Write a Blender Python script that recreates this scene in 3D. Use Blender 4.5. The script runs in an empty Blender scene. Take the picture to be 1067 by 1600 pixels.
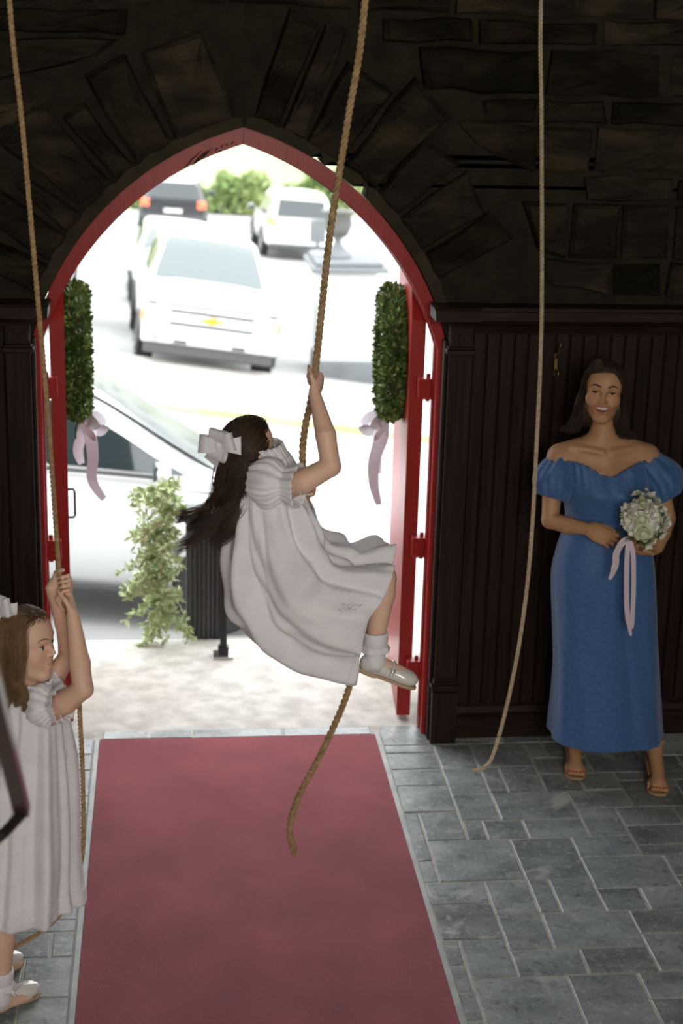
import bpy, bmesh, math, random
import numpy as np
from mathutils import Vector, Matrix, Quaternion

SC = bpy.context.scene
COL = SC.collection

# ---------------------------------------------------------------- camera
CAM_LOC = Vector((-0.3125, -6.5189, 3.0546))
CAM_F = Vector((0.10813825, 0.95036331, -0.29174596))
CAM_R = Vector((0.9941205, -0.10500692, 0.02641932))
CAM_U = Vector((0.00552739, 0.29288758, 0.95613091))
cam_data = bpy.data.cameras.new('camera')
cam = bpy.data.objects.new('camera', cam_data)
COL.objects.link(cam)
m = Matrix.Identity(4)
for i in range(3):
    m[i][0] = CAM_R[i]; m[i][1] = CAM_U[i]; m[i][2] = -CAM_F[i]; m[i][3] = CAM_LOC[i]
cam.matrix_world = m
cam_data.sensor_fit = 'VERTICAL'
cam_data.sensor_height = 36.0
cam_data.sensor_width = 24.0
cam_data.lens = 2514.37 / 1600 * 36.0
cam_data.dof.use_dof = True
cam_data.dof.focus_distance = 5.3
cam_data.dof.aperture_fstop = 3.0
cam_data.clip_end = 500
SC.camera = cam

# ---------------------------------------------------------------- sky and lights
SC.view_settings.view_transform = 'Standard'
SC.view_settings.look = 'None'
SC.view_settings.exposure = 0.68
SC.view_settings.gamma = 1.0
SC.view_settings.use_curve_mapping = False
W = bpy.data.worlds.new('overcast_sky')
SC.world = W
W.use_nodes = True
bg = W.node_tree.nodes['Background']
bg.inputs[0].default_value = (0.95, 0.98, 1.0, 1)
bg.inputs[1].default_value = 3.3

def area_light(name, loc, target, sx, sy, power, color):
    d = bpy.data.lights.new(name, 'AREA')
    d.shape = 'RECTANGLE'; d.size = sx; d.size_y = sy; d.energy = power; d.color = color
    o = bpy.data.objects.new(name, d); COL.objects.link(o)
    o.location = loc
    o.rotation_euler = (Vector(target) - Vector(loc)).to_track_quat('-Z', 'Y').to_euler()
    return o
# daylight from the nave window behind the stair: it lights every surface turned towards the camera
area_light('nave_window_offscreen', (0.3, -9.55, 3.7), (0.3, 0.0, 3.7), 3.2, 2.4, 120, (1.0, 0.90, 0.76))

# ---------------------------------------------------------------- helpers
RNG = random.Random(7)

def tag(o, label=None, cat=None, group=None, kind=None):
    if label: o['label'] = label
    if cat: o['category'] = cat
    if group: o['group'] = group
    if kind: o['kind'] = kind
    return o

def empty(name, loc=(0, 0, 0), rz=0.0):
    o = bpy.data.objects.new(name, None)
    o.empty_display_size = 0.1
    COL.objects.link(o); o.location = loc; o.rotation_euler = (0, 0, rz)
    return o

def link(name, me, parent=None, matl=None, smooth=False):
    o = bpy.data.objects.new(name, me); COL.objects.link(o)
    if parent is not None: o.parent = parent
    if matl is not None:
        for mm in (matl if isinstance(matl, (list, tuple)) else [matl]): me.materials.append(mm)
    if smooth and len(me.polygons):
        me.polygons.foreach_set('use_smooth', np.ones(len(me.polygons), dtype=bool))
    return o

def copy_tree(o, parent=None):
    c = o.copy(); COL.objects.link(c)
    if parent is not None: c.parent = parent
    for ch in list(o.children): copy_tree(ch, c)
    return c

class MB:
    """collects shapes; build() links them as one mesh object"""
    def __init__(s): s.v = []; s.f = []; s.m = []
    def add(s, vs, fs, mi=0):
        b = len(s.v); s.v.extend([tuple(map(float, q)) for q in vs])
        s.f.extend([tuple(b + i for i in f) for f in fs]); s.m.extend([mi] * len(fs)); return s
    def box(s, x0, x1, y0, y1, z0, z1, mi=0, bev=0.0, mat=None):
        if bev > 0:
            bm = bmesh.new(); bmesh.ops.create_cube(bm, size=1)
            for v in bm.verts:
                v.co = Vector(((x0 + x1) / 2 + v.co.x * (x1 - x0), (y0 + y1) / 2 + v.co.y * (y1 - y0), (z0 + z1) / 2 + v.co.z * (z1 - z0)))
            bmesh.ops.bevel(bm, geom=bm.edges[:], offset=bev, segments=1, affect='EDGES', profile=0.5)
            bm.verts.index_update()
            vs = [v.co.copy() for v in bm.verts]; fs = [[v.index for v in f.verts] for f in bm.faces]; bm.free()
        else:
            vs = [Vector((x, y, z)) for x in (x0, x1) for y in (y0, y1) for z in (z0, z1)]
            fs = [(0, 1, 3, 2), (4, 6, 7, 5), (0, 4, 5, 1), (2, 3, 7, 6), (0, 2, 6, 4), (1, 5, 7, 3)]
        if mat is not None: vs = [mat @ v for v in vs]
        return s.add(vs, fs, mi)
    def loft(s, rings, closed=True, caps=True, mi=0):
        n = len(rings[0]); vs = [p for r in rings for p in r]; fs = []
        for i in range(len(rings) - 1):
            for j in range(n if closed else n - 1):
                k = (j + 1) % n
                fs.append((i * n + j, i * n + k, (i + 1) * n + k, (i + 1) * n + j))
        if caps and closed:
            fs.append(tuple(range(n - 1, -1, -1))); fs.append(tuple((len(rings) - 1) * n + j for j in range(n)))
        return s.add(vs, fs, mi)
    def tube(s, path, rad, n=8, caps=True, mi=0, flat=1.0, up=None):
        P = [Vector(q) for q in path]; R = rad if isinstance(rad, (list, tuple)) else [rad] * len(P)
        rings = []; prev = None
        for i, q in enumerate(P):
            t = (P[min(i + 1, len(P) - 1)] - P[max(i - 1, 0)])
            if t.length < 1e-9: t = Vector((0, 0, 1))
            t.normalize()
            if prev is None:
                a = Vector(up) if up is not None else (Vector((0, 0, 1)) if abs(t.z) < .9 else Vector((1, 0, 0)))
            else: a = prev
            a = (a - t * a.dot(t));
            if a.length < 1e-6: a = t.orthogonal()
            a.normalize(); prev = a; b = t.cross(a)
            rings.append([q + (a * math.cos(2 * math.pi * j / n) * flat + b * math.sin(2 * math.pi * j / n)) * R[i] for j in range(n)])
        return s.loft(rings, True, caps, mi)
    def cyl(s, a, b, r0, r1=None, n=16, mi=0):
        return s.tube([a, b], [r0, r0 if r1 is None else r1], n, True, mi)
    def lathe(s, prof, c=(0, 0, 0), n=16, mi=0, axis='z'):
        rings = []
        for r, z in prof:
            ring = []
            for j in range(n):
                a = 2 * math.pi * j / n; x, y = r * math.cos(a), r * math.sin(a)
                q = (x, y, z) if axis == 'z' else ((z, x, y) if axis == 'x' else (x, z, y))
                ring.append(Vector(c) + Vector(q))
            rings.append(ring)
        return s.loft(rings, True, True, mi)
    def ball(s, c, r, nu=12, nv=8, mi=0, mat=None):
        r = (r, r, r) if not isinstance(r, (tuple, list)) else r
        rings = []
        for i in range(1, nv):
            ph = math.pi * i / nv
            rings.append([Vector((r[0] * math.sin(ph) * math.cos(2 * math.pi * j / nu), r[1] * math.sin(ph) * math.sin(2 * math.pi * j / nu), -r[2] * math.cos(ph))) for j in range(nu)])
        vs = [p for q in rings for p in q]; n = nu; fs = []
        for i in range(len(rings) - 1):
            for j in range(n):
                k = (j + 1) % n; fs.append((i * n + j, i * n + k, (i + 1) * n + k, (i + 1) * n + j))
        b = len(vs); vs += [Vector((0, 0, -r[2])), Vector((0, 0, r[2]))]; L = (len(rings) - 1) * n
        for j in range(n):
            k = (j + 1) % n; fs.append((b, k, j)); fs.append((b + 1, L + j, L + k))
        vs = [(mat @ v if mat is not None else v) + Vector(c) for v in vs]
        return s.add(vs, fs, mi)
    def prism(s, poly, a, b, axis='y', mi=0):
        """extrude a 2D polygon between two values of an axis"""
        def P(q, h): return (q[0], h, q[1]) if axis == 'y' else ((h, q[0], q[1]) if axis == 'x' else (q[0], q[1], h))
        return s.loft([[P(q, a) for q in poly], [P(q, b) for q in poly]], True, True, mi)
    def build(s, name, mats, parent=None, smooth=False, auto=None, fix=True):
        me = bpy.data.meshes.new(name); me.from_pydata(s.v, [], s.f)
        mats = mats if isinstance(mats, (list, tuple)) else [mats]
        o = link(name, me, parent, mats)
        if len(mats) > 1: me.polygons.foreach_set('material_index', np.array(s.m, dtype=np.int32))
        if fix:
            bm = bmesh.new(); bm.from_mesh(me); bmesh.ops.recalc_face_normals(bm, faces=bm.faces); bm.to_mesh(me); bm.free()
        if smooth:
            me.polygons.foreach_set('use_smooth', np.ones(len(me.polygons), dtype=bool))
            if auto:
                try: me.set_sharp_from_angle(angle=math.radians(auto))
                except Exception: pass
        me.update()
        return o

def catmull(P, n):
    """n points along a smooth curve through P (arrays of any width)"""
    P = np.asarray(P, float); k = len(P)
    t = np.linspace(0, k - 1, n); i = np.clip(np.floor(t).astype(int), 0, k - 2); u = (t - i)[:, None]
    p0 = P[np.maximum(i - 1, 0)]; p1 = P[i]; p2 = P[i + 1]; p3 = P[np.minimum(i + 2, k - 1)]
    return .5 * (2 * p1 + (p2 - p0) * u + (2 * p0 - 5 * p1 + 4 * p2 - p3) * u ** 2 + (3 * p1 - p0 - 3 * p2 + p3) * u ** 3)

# ---------------------------------------------------------------- materials
def nt_clear(name):
    mt = bpy.data.materials.new(name); mt.use_nodes = True
    return mt, mt.node_tree.nodes, mt.node_tree.links, mt.node_tree.nodes['Principled BSDF']

def material(name, color, rough=0.5, color2=None, scale=8.0, detail=4.0, bump=0.0, bump_scale=None, metal=0.0, spec=0.5,
             rand=0.0, stretch=(1, 1, 1), coords='Object', contrast=(0.35, 0.65), coat=0.0, trans=0.0, emit=None, sub=0.0, sheen=0.0, bdist=0.01, alpha=None):
    mt, N, L, B = nt_clear(name)
    B.inputs['Roughness'].default_value = rough
    B.inputs['Metallic'].default_value = metal
    B.inputs['Specular IOR Level'].default_value = spec
    B.inputs['Coat Weight'].default_value = coat
    B.inputs['Coat Roughness'].default_value = 0.15
    B.inputs['Transmission Weight'].default_value = trans
    if sheen: B.inputs['Sheen Weight'].default_value = sheen
    if sub:
        B.inputs['Subsurface Weight'].default_value = sub
        B.inputs['Subsurface Radius'].default_value = (0.012, 0.005, 0.003)
    if alpha is not None: B.inputs['Alpha'].default_value = alpha
    if emit: B.inputs['Emission Color'].default_value = (*emit[:3], 1); B.inputs['Emission Strength'].default_value = emit[3]
    col = None
    B.inputs['Base Color'].default_value = (*color, 1)
    if color2 is not None or bump > 0 or rand > 0:
        tc = N.new('ShaderNodeTexCoord'); mp = N.new('ShaderNodeMapping'); mp.inputs['Scale'].default_value = stretch
        L.new(tc.outputs[coords], mp.inputs['Vector'])
        vec = mp.outputs['Vector']
        if rand > 0:
            oi = N.new('ShaderNodeObjectInfo'); mul = N.new('ShaderNodeMath'); mul.operation = 'MULTIPLY'; mul.inputs[1].default_value = 37.0
            L.new(oi.outputs['Random'], mul.inputs[0]); va = N.new('ShaderNodeVectorMath'); va.operation = 'ADD'
            L.new(vec, va.inputs[0]); L.new(mul.outputs[0], va.inputs[1]); vec = va.outputs[0]
        if color2 is not None:
            nz = N.new('ShaderNodeTexNoise'); nz.inputs['Scale'].default_value = scale; nz.inputs['Detail'].default_value = detail
            L.new(vec, nz.inputs['Vector'])
            rp = N.new('ShaderNodeValToRGB'); rp.color_ramp.elements[0].position = contrast[0]; rp.color_ramp.elements[1].position = contrast[1]
            rp.color_ramp.elements[0].color = (*color, 1); rp.color_ramp.elements[1].color = (*color2, 1)
            L.new(nz.outputs['Fac'], rp.inputs[0]); col = rp.outputs[0]
        if rand > 0:
            hs = N.new('ShaderNodeHueSaturation'); mr = N.new('ShaderNodeMapRange')
            mr.inputs['To Min'].default_value = 1 - rand; mr.inputs['To Max'].default_value = 1 + rand
            L.new(oi.outputs['Random'], mr.inputs['Value']); L.new(mr.outputs[0], hs.inputs['Value'])
            if col is not None: L.new(col, hs.inputs['Color'])
            else: hs.inputs['Color'].default_value = (*color, 1)
            col = hs.outputs[0]
        if bump > 0:
            nb = N.new('ShaderNodeTexNoise'); nb.inputs['Scale'].default_value = bump_scale or scale; nb.inputs['Detail'].default_value = 5
            L.new(vec, nb.inputs['Vector']); bp = N.new('ShaderNodeBump'); bp.inputs['Strength'].default_value = bump; bp.inputs['Distance'].default_value = bdist
            L.new(nb.outputs['Fac'], bp.inputs['Height']); L.new(bp.outputs[0], B.inputs['Normal'])
    if col is not None: L.new(col, B.inputs['Base Color'])
    return mt

M = {}
M['slate'] = material('slate_tile', (0.14, 0.16, 0.163), 0.40, (0.34, 0.375, 0.37), 5.5, 9, 0.35, 26, rand=0.22, stretch=(1, 1.6, 1), contrast=(0.3, 0.75), bdist=0.004)
def add_bloom(mt, color, scale, lo, hi, amount):
    """pale mineral stains with a shape of their own, laid over the base colour"""
    N, L = mt.node_tree.nodes, mt.node_tree.links; B = N['Principled BSDF']; src = B.inputs['Base Color'].links[0].from_socket
    tc = N.new('ShaderNodeTexCoord'); oi = N.new('ShaderNodeObjectInfo'); mu = N.new('ShaderNodeMath'); mu.operation = 'MULTIPLY'; mu.inputs[1].default_value = 91; va = N.new('ShaderNodeVectorMath')
    L.new(oi.outputs['Random'], mu.inputs[0]); L.new(tc.outputs['Object'], va.inputs[0]); L.new(mu.outputs[0], va.inputs[1])
    nz = N.new('ShaderNodeTexNoise'); nz.inputs['Scale'].default_value = scale; nz.inputs['Detail'].default_value = 7; nz.inputs['Roughness'].default_value = .6; nz.inputs['Distortion'].default_value = .6; L.new(va.outputs[0], nz.inputs['Vector'])
    mr = N.new('ShaderNodeMapRange'); mr.inputs['From Min'].default_value = lo; mr.inputs['From Max'].default_value = hi; mr.inputs['To Max'].default_value = amount; L.new(nz.outputs['Fac'], mr.inputs['Value'])
    mx = N.new('ShaderNodeMix'); mx.data_type = 'RGBA'; L.new(mr.outputs[0], mx.inputs['Factor']); L.new(src, mx.inputs['A']); mx.inputs['B'].default_value = (*color, 1); L.new(mx.outputs['Result'], B.inputs['Base Color'])
add_bloom(M['slate'], (.52, .53, .50), 5.0, .60, .68, .75)
add_bloom(M['slate'], (.46, .48, .47), 42, .54, .66, .55)
add_bloom(M['slate'], (.045, .055, .055), 30, .56, .70, .6)
M['grout'] = material('tile_grout', (0.36, 0.36, 0.32), 0.8, (0.5, 0.49, 0.44), 20, bump=0.3)
add_bloom(M['slate'], (.55, .56, .54), 110, .60, .70, .5)
M['edging'] = material('mat_edging', (0.33, 0.36, 0.35), 0.5, (0.45, 0.47, 0.45), 12)
M['carpet'] = material('red_carpet', (0.235, 0.033, 0.046), 0.95, (0.37, 0.066, 0.082), 3.2, 8, 0.55, 650, spec=0.1, sheen=0.35, contrast=(0.3, 0.75), bdist=0.006)
add_bloom(M['carpet'], (.50, .17, .19), 240, .56, .70, .45)
add_bloom(M['carpet'], (.12, .012, .018), 150, .60, .74, .5)
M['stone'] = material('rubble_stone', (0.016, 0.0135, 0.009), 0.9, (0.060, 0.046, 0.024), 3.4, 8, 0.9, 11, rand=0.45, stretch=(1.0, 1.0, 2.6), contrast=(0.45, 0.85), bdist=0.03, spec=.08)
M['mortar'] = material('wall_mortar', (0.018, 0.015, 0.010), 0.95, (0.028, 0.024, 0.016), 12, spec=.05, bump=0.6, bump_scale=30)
M['wood'] = material('dark_oak', (0.0125, 0.0065, 0.0045), 0.5, (0.025, 0.0125, 0.0085), 5, 6, 0.15, 40, spec=.12, rand=0.18, stretch=(9, 9, 0.6))
M['woodb'] = material('dark_oak_trim', (0.0125, 0.0065, 0.0045), 0.45, (0.025, 0.0125, 0.0085), 5, 6, 0.15, 40, spec=.14, stretch=(1.2, 9, 9))
M['red'] = material('red_door_paint', (0.27, 0.009, 0.007), 0.33, (0.32, 0.012, 0.009), 4, 5, 0.1, 22, stretch=(5, 5, 0.6), spec=.35)
M['redframe'] = M['red']
M['iron'] = material('black_iron', (0.012, 0.012, 0.012), 0.45, metal=0.3)
M['brass'] = material('old_brass', (0.25, 0.16, 0.06), 0.4, metal=0.9)
M['plaster'] = material('dim_plaster', (0.10, 0.09, 0.075), 0.9, (0.13, 0.12, 0.10), 3)
M['concrete'] = material('porch_concrete', (0.44, 0.43, 0.385), 0.85, (0.64, 0.63, 0.575), 9, 12, 0.3, 90, bdist=0.004)
M['asphalt'] = material('street_asphalt', (0.26, 0.26, 0.255), 0.9, (0.33, 0.33, 0.32), 0.7, 6, 0.2, 60)
M['apron'] = material('sidewalk_concrete', (0.36, 0.34, 0.31), 0.9, (0.44, 0.42, 0.38), 1.0)
M['yellow'] = material('yellow_curb_paint', (0.42, 0.36, 0.20), 0.8, (0.36, 0.34, 0.29), 2.5, contrast=(0.4, 0.6))

# ================================================================ THE ROOM
def structure(o, label, cat): return tag(o, label, cat, kind='structure')

# ---- floor with individual slate tiles
floor = MB().box(-2.6, 3.4, -9.5, 0.125, -0.12, -0.004).build('floor', M['grout'])
structure(floor, 'grey slate tiled church floor with pale grout lines', 'floor')
KX, JY = 0.0815, 0.0787
TR = [(-5,-2,-1,2),(-5,-2,-3,-1),(-5,-2,-5,-3),(-2,0,-3,0),(0,1,-3,0),(1,3,-3,0),(-2,0,0,3),(0,4,0,3),(-2,-1,3,5),(-1,1,3,5),(1,4,3,5),(-4,-2,2,5),(-5,-4,2,7),(-5,-4,7,9),(-4,0,5,9),(0,3,5,9),(-2,0,-6,-3),(0,3,-6,-3),(3,5,-2,0),(5,7,-2,0),(7,10,-1,2),(4,7,0,2),(4,6,2,5),(6,9,2,4),(6,9,4,6),(6,9,6,7),(3,6,5,7),(3,7,7,10),(7,10,7,9),(7,10,9,10),(3,5,10,12),(5,8,10,12),(1,3,9,12),(0,1,9,12),(0,4,12,15),(4,7,12,14),(4,7,14,17),(1,4,15,17),(-2,1,15,17),(0,3,17,21),(3,6,17,19),(3,6,19,23),(-5,-2,9,11),(-2,0,9,12),(-5,-2,11,14),(-2,0,12,15),(-4,-2,14,17),(-5,-4,14,16),(-4,0,17,21)]
def fill(occ, k0, k1, j0, j1, rng):
    out = []
    for j in range(j0, j1):
        for k in range(k0, k1):
            if (k, j) in occ: continue
            w, h = rng.choice([(2, 2), (3, 2), (3, 3), (4, 3), (2, 3), (4, 2), (1, 2), (2, 1)])
            ww = 0
            while ww < w and k + ww < k1 and (k + ww, j) not in occ: ww += 1
            hh = 1
            while hh < h and j + hh < j1 and all((k + i, j + hh) not in occ for i in range(ww)): hh += 1
            for a in range(k, k + ww):
                for b in range(j, j + hh): occ.add((a, b))
            out.append((k, k + ww, j, j + hh))
    return out
def add_tile(x0, x1, y0, y1, rng):
    g = 0.0045
    x0 += g; x1 -= g; y0 += g; y1 -= g
    if x1 - x0 < 0.015 or y1 - y0 < 0.015: return
    h = rng.uniform(-0.0015, 0.0012); b = 0.0035
    j = lambda: rng.uniform(-0.002, 0.002)
    c = [(x0 + j(), y0 + j()), (x1 + j(), y0 + j()), (x1 + j(), y1 + j()), (x0 + j(), y1 + j())]
    cx, cy = (x0 + x1) / 2, (y0 + y1) / 2
    ins = [(px + (b if px < cx else -b), py + (b if py < cy else -b)) for px, py in c]
    tilt = [rng.uniform(-0.0008, 0.0008) for _ in range(4)]
    mb = MB()
    mb.loft([[(p[0] - cx, p[1] - cy, -0.02) for p in c], [(p[0] - cx, p[1] - cy, h - 0.003) for p in c], [(p[0] - cx, p[1] - cy, h + t) for p, t in zip(ins, tilt)]])
    o = mb.build('tile', M['slate'], floor); o.location = (cx, cy, 0)
rt = random.Random(3)
occ = set((k, j) for t in TR for k in range(t[0], t[1]) for j in range(t[2], t[3]))
rects = list(TR) + fill(occ, -5, 16, -9, 24, rt)
for k0, k1, j0, j1 in rects:
    x0, x1 = 1.018 + KX * k0, 1.018 + KX * k1
    if k0 == -5: x0 = 0.632
    y1, y0 = -0.56 - JY * j0, -0.56 - JY * j1
    y1 = min(y1, 0.122)
    if x0 > 0.80: y1 = min(y1, 0.0)
    add_tile(x0, x1, y0, y1, rt)
occ = set(); lt = [(0, 1, 12, 14), (1, 3, 12, 14), (0, 2, 14, 17), (0, 2, 17, 20), (2, 4, 14, 16), (0, 2, -8, -6), (0, 2, -6, -4), (0, 2, -4, -1), (0, 2, -1, 1), (0, 2, 1, 3), (0, 2, 3, 6), (0, 2, 6, 8)]
for t in lt:
    for k in range(t[0], t[1]):
        for j in range(t[2], t[3]): occ.add((k, j))
for k0, k1, j0, j1 in lt + fill(occ, 0, 16, -8, 24, rt):
    x1, x0 = -0.632 - KX * k0, -0.632 - KX * k1
    y1, y0 = -0.56 - JY * j0 - 0.02, -0.56 - JY * j1 - 0.02
    y1 = min(y1, 0.122)
    if x0 < -0.9: y1 = min(y1, 0.0)
    add_tile(x0, x1, y0, y1, rt)
for x0 in (-0.6, -0.2, 0.2):
    add_tile(x0, x0 + 0.4, 0.035, 0.122, rt)

# ---- carpet runner let into the floor, with its edging
cp = empty('carpet_runner', (0, -1.5, 0))
tag(cp, 'worn dusty red carpet runner lying towards the open church doorway', 'carpet')
nx, ny = 24, 90
vs = []; fs = []
for j in range(ny + 1):
    for i in range(nx + 1):
        x = -0.608 + 1.216 * i / nx; y = -4.2 + (4.218) * j / ny
        z = 0.0075 + 0.0022 * math.sin(x * 5 + y * 2.1) * math.sin(y * 3.3 + x) + 0.0016 * math.sin(y * 11 + 4 * x) * math.sin(3.1 * x + 1)
        vs.append((x, y + 1.5, z))
for j in range(ny):
    for i in range(nx):
        a = j * (nx + 1) + i; fs.append((a, a + 1, a + nx + 2, a + nx + 1))
b = MB().add(vs, fs).build('pile', M['carpet'], cp, smooth=True)
MB().box(-0.61, 0.61, -2.7, 1.52, -0.0035, 0.0045).build('backing', M['carpet'], cp)
ed = MB()
ed.box(-0.63, -0.6105, -4.2, 0.035, -0.01, 0.003); ed.box(0.6105, 0.63, -4.2, 0.035, -0.01, 0.003)
structure(ed.build('trim_8', M['edging']), 'thin grey edging strips along both sides of the carpet', 'trim')

# ---- pointed arch geometry (right half; the left half is its mirror)
def arc_pt(c, R, z):  # x on the arc at height z
    return c[0] + math.sqrt(max(R * R - (z - c[1]) ** 2, 0))
def half_path(c, R, zs, xj, n=26):
    a0 = math.asin(max(-1, min(1, (zs - c[1]) / R))); a1 = math.acos(-c[0] / R)
    return [(xj, 0.0), (xj, zs * .5)] + [(c[0] + R * math.cos(a0 + (a1 - a0) * i / n), c[1] + R * math.sin(a0 + (a1 - a0) * i / n)) for i in range(n + 1)]
IN_C, IN_R = (-0.37, 1.39), 1.243
OUT_C, OUT_R = (-0.316, 1.479), 1.205
inner = half_path(IN_C, IN_R, 1.749, 0.820)
outer = half_path(OUT_C, OUT_R, 1.66, 0.875)
frame = empty('trim_1', (0, 0.03, 0)); structure(frame, 'red painted pointed arch door frame set in the stone wall', 'door frame')
for sgn in (1, -1):
    prof = [(1, 0.03), (0, 0.03), (0, 0.073), (0.14, 0.077), (0.14, 0.090), (-0.07, 0.094), (-0.07, 0.138), (1, 0.138)]
    rings = []
    for (xi, zi), (xo, zo) in zip(inner, outer):
        if zi > 1.0:
            k = 1.0
        rings.append([(sgn * (xi + (xo - xi) * u), y - 0.03, zi + (zo - zi) * u) for u, y in prof])
    rings[-1] = [(sgn * max(0.0006, abs(q[0])) if True else q[0], q[1], q[2]) for q in rings[-1]]
    o = MB().loft(rings).build('frame_half', M['redframe'], frame, smooth=True, auto=30)
# scrawled black pencil strokes left on the frame near the apex
scr = MB()
def on_frame(px, pz, d=0.0015): return Vector((px, -d, pz))
strokes = [((-0.235,2.475),(-0.165,2.548)),((-0.205,2.487),(-0.140,2.553)),((-0.186,2.500),(-0.122,2.560)),((-0.196,2.492),(-0.150,2.530)),((-0.112,2.545),(-0.098,2.562)),((-0.088,2.558),(-0.078,2.572)),((-0.068,2.564),(-0.060,2.578)),((-0.160,2.519),(-0.128,2.545)),((-0.104,2.538),(-0.082,2.552)),((-0.048,2.575),(-0.038,2.584))]
for (a, c) in strokes:
    scr.tube([on_frame(*a), on_frame((a[0] + c[0]) / 2 - .004, (a[1] + c[1]) / 2 + .002), on_frame(*c)], [0.0015, 0.0027, 0.0012], 5)
scr.build('pencil_scrawl', M['iron'], frame)

# ---- front wall with the arched opening, and its stones one by one
def Rwall(ang):
    # small chinks of daylight between frame and masonry on the right side
    return OUT_R + 0.002 + (0.030 if (0.955 < ang < 1.005 or 1.03 < ang < 1.055 or 0.835 < ang < 0.885) else 0.0)
def opening(sgn, n=90):
    a0 = math.asin((1.66 - OUT_C[1]) / OUT_R); a1 = math.acos(-OUT_C[0] / OUT_R)
    pts = [(sgn * 0.876, 0.0)]
    for i in range(n + 1):
        a = a0 + (a1 - a0) * i / n; r = Rwall(a) if sgn > 0 else OUT_R + 0.002
        pts.append((sgn * max(0.0, OUT_C[0] + r * math.cos(a)), OUT_C[1] + r * math.sin(a)))
    return pts
wf = MB()
XR, XL, ZT = 3.4, -2.6, 5.2
for sgn, xe in ((1, XR), (-1, XL)):
    op = opening(sgn)
    ring = []
    for x, z in op:   # strip from the opening to the wall edge, row by row
        ring.append((x, z))
    far = [(xe, z) for x, z in op]
    for y in (0.0, 0.2):
        base = len(wf.v)
        vs = [(x, y, z) for x, z in ring] + [(x, y, z) for x, z in far] + [(0, y, ZT), (xe, y, ZT)]
        n = len(ring); fs = [(i, i + 1, n + i + 1, n + i) for i in range(n - 1)] + [(n - 1, 2 * n, 2 * n + 1, 2 * n - 1)]
        wf.add(vs, fs)
    wf.loft([[(x, 0.0, z) for x, z in ring], [(x, 0.2, z) for x, z in ring]], closed=False, caps=False)
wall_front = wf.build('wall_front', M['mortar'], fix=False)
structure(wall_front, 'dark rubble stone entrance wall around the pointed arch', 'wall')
# outside cheeks of the thick wall
structure(MB().box(-2.6, -1.02, 0.2, 0.5, -1.5, 5.2).box(1.02, 3.4, 0.2, 0.5, -1.5, 5.2).box(-1.02, 1.02, 0.2, 0.5, 2.95, 5.2).build('trim_9', M['mortar']), 'outer stone facing of the entrance wall', 'wall facing')

rs = random.Random(11)
def stone(poly, proud, rough=0.02):
    """irregular stone from an outline in the wall plane (x, z)"""
    pts = [Vector((p[0], p[1])) for p in poly]
    # break up long edges
    out = []
    for i, a in enumerate(pts):
        c = pts[(i + 1) % len(pts)]; L = (c - a).length; k = max(1, int(L / 0.11))
        nrm = Vector((-(c - a).y, (c - a).x)) / max(L, 1e-6)
        for q in range(k):
            w = a.lerp(c, q / k) + (nrm * rs.uniform(-0.010, 0.010) if q else nrm * 0)
            out.append(w)
    ctr = sum(out, Vector((0, 0))) / len(out); n = len(out)
    slope = (rs.uniform(-.07, .07), rs.uniform(-.05, .05))
    def ring(k, y, rr):
        r = []
        for p in out:
            q = ctr + (p - ctr) * k
            r.append((q.x - ctr.x, y - slope[0] * (q.x - ctr.x) - slope[1] * (q.y - ctr.y) + rs.uniform(-rr, rr), q.y - ctr.y))
        return r
    rings = [ring(1.0, 0.012, 0), ring(0.985, -proud * .55, .004), ring(0.86, -proud, rough * .5), ring(0.45, -proud * 1.1, rough)]
    mb = MB(); mb.loft(rings, True, False)
    b = len(mb.v) - n; mb.v.append((0, -proud * 1.15, 0)); c = len(mb.v) - 1
    for j in range(n): mb.f.append((b + j, b + (j + 1) % n, c)); mb.m.append(0)
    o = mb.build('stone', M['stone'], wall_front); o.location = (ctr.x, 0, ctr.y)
ring_out = {}
def vous_outer(sgn, a):
    k = int((a - 0.2) / 0.13); key = (sgn, k)
    if key not in ring_out: ring_out[key] = OUT_R + rs.uniform(0.33, 0.52)
    return ring_out[key]
def pol(sgn, a, r): return (sgn * (OUT_C[0] + r * math.cos(a)), OUT_C[1] + r * math.sin(a))
for sgn in (1, -1):
    a = 0.30; aend = math.acos(-OUT_C[0] / OUT_R) - 0.015
    while a < aend - 0.05:
        w = rs.choice([0.085, 0.11, 0.14, 0.17, 0.2]); e = min(a + w, aend)
        if aend - e < 0.06: e = aend
        r0 = OUT_R + 0.045 + rs.uniform(0, .012); r1 = OUT_R + rs.uniform(0.30, 0.50)
        sk = rs.uniform(-.03, .03); g = 0.008
        pl = [pol(sgn, a + g, r0), pol(sgn, a + g + sk * .3, (r0 + r1) / 2), pol(sgn, a + g + sk, r1), pol(sgn, e - g + rs.uniform(-.02, .01), r1 + rs.uniform(-.05, .05)), pol(sgn, e - g, r0)]
        pl = [(max(q[0], 0.004) if sgn > 0 else min(q[0], -0.004), q[1]) for q in pl]
        if min(q[1] for q in pl) > 1.9: stone(pl if sgn < 0 else pl[::-1], rs.uniform(0.03, 0.075), 0.022)
        a = e
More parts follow.
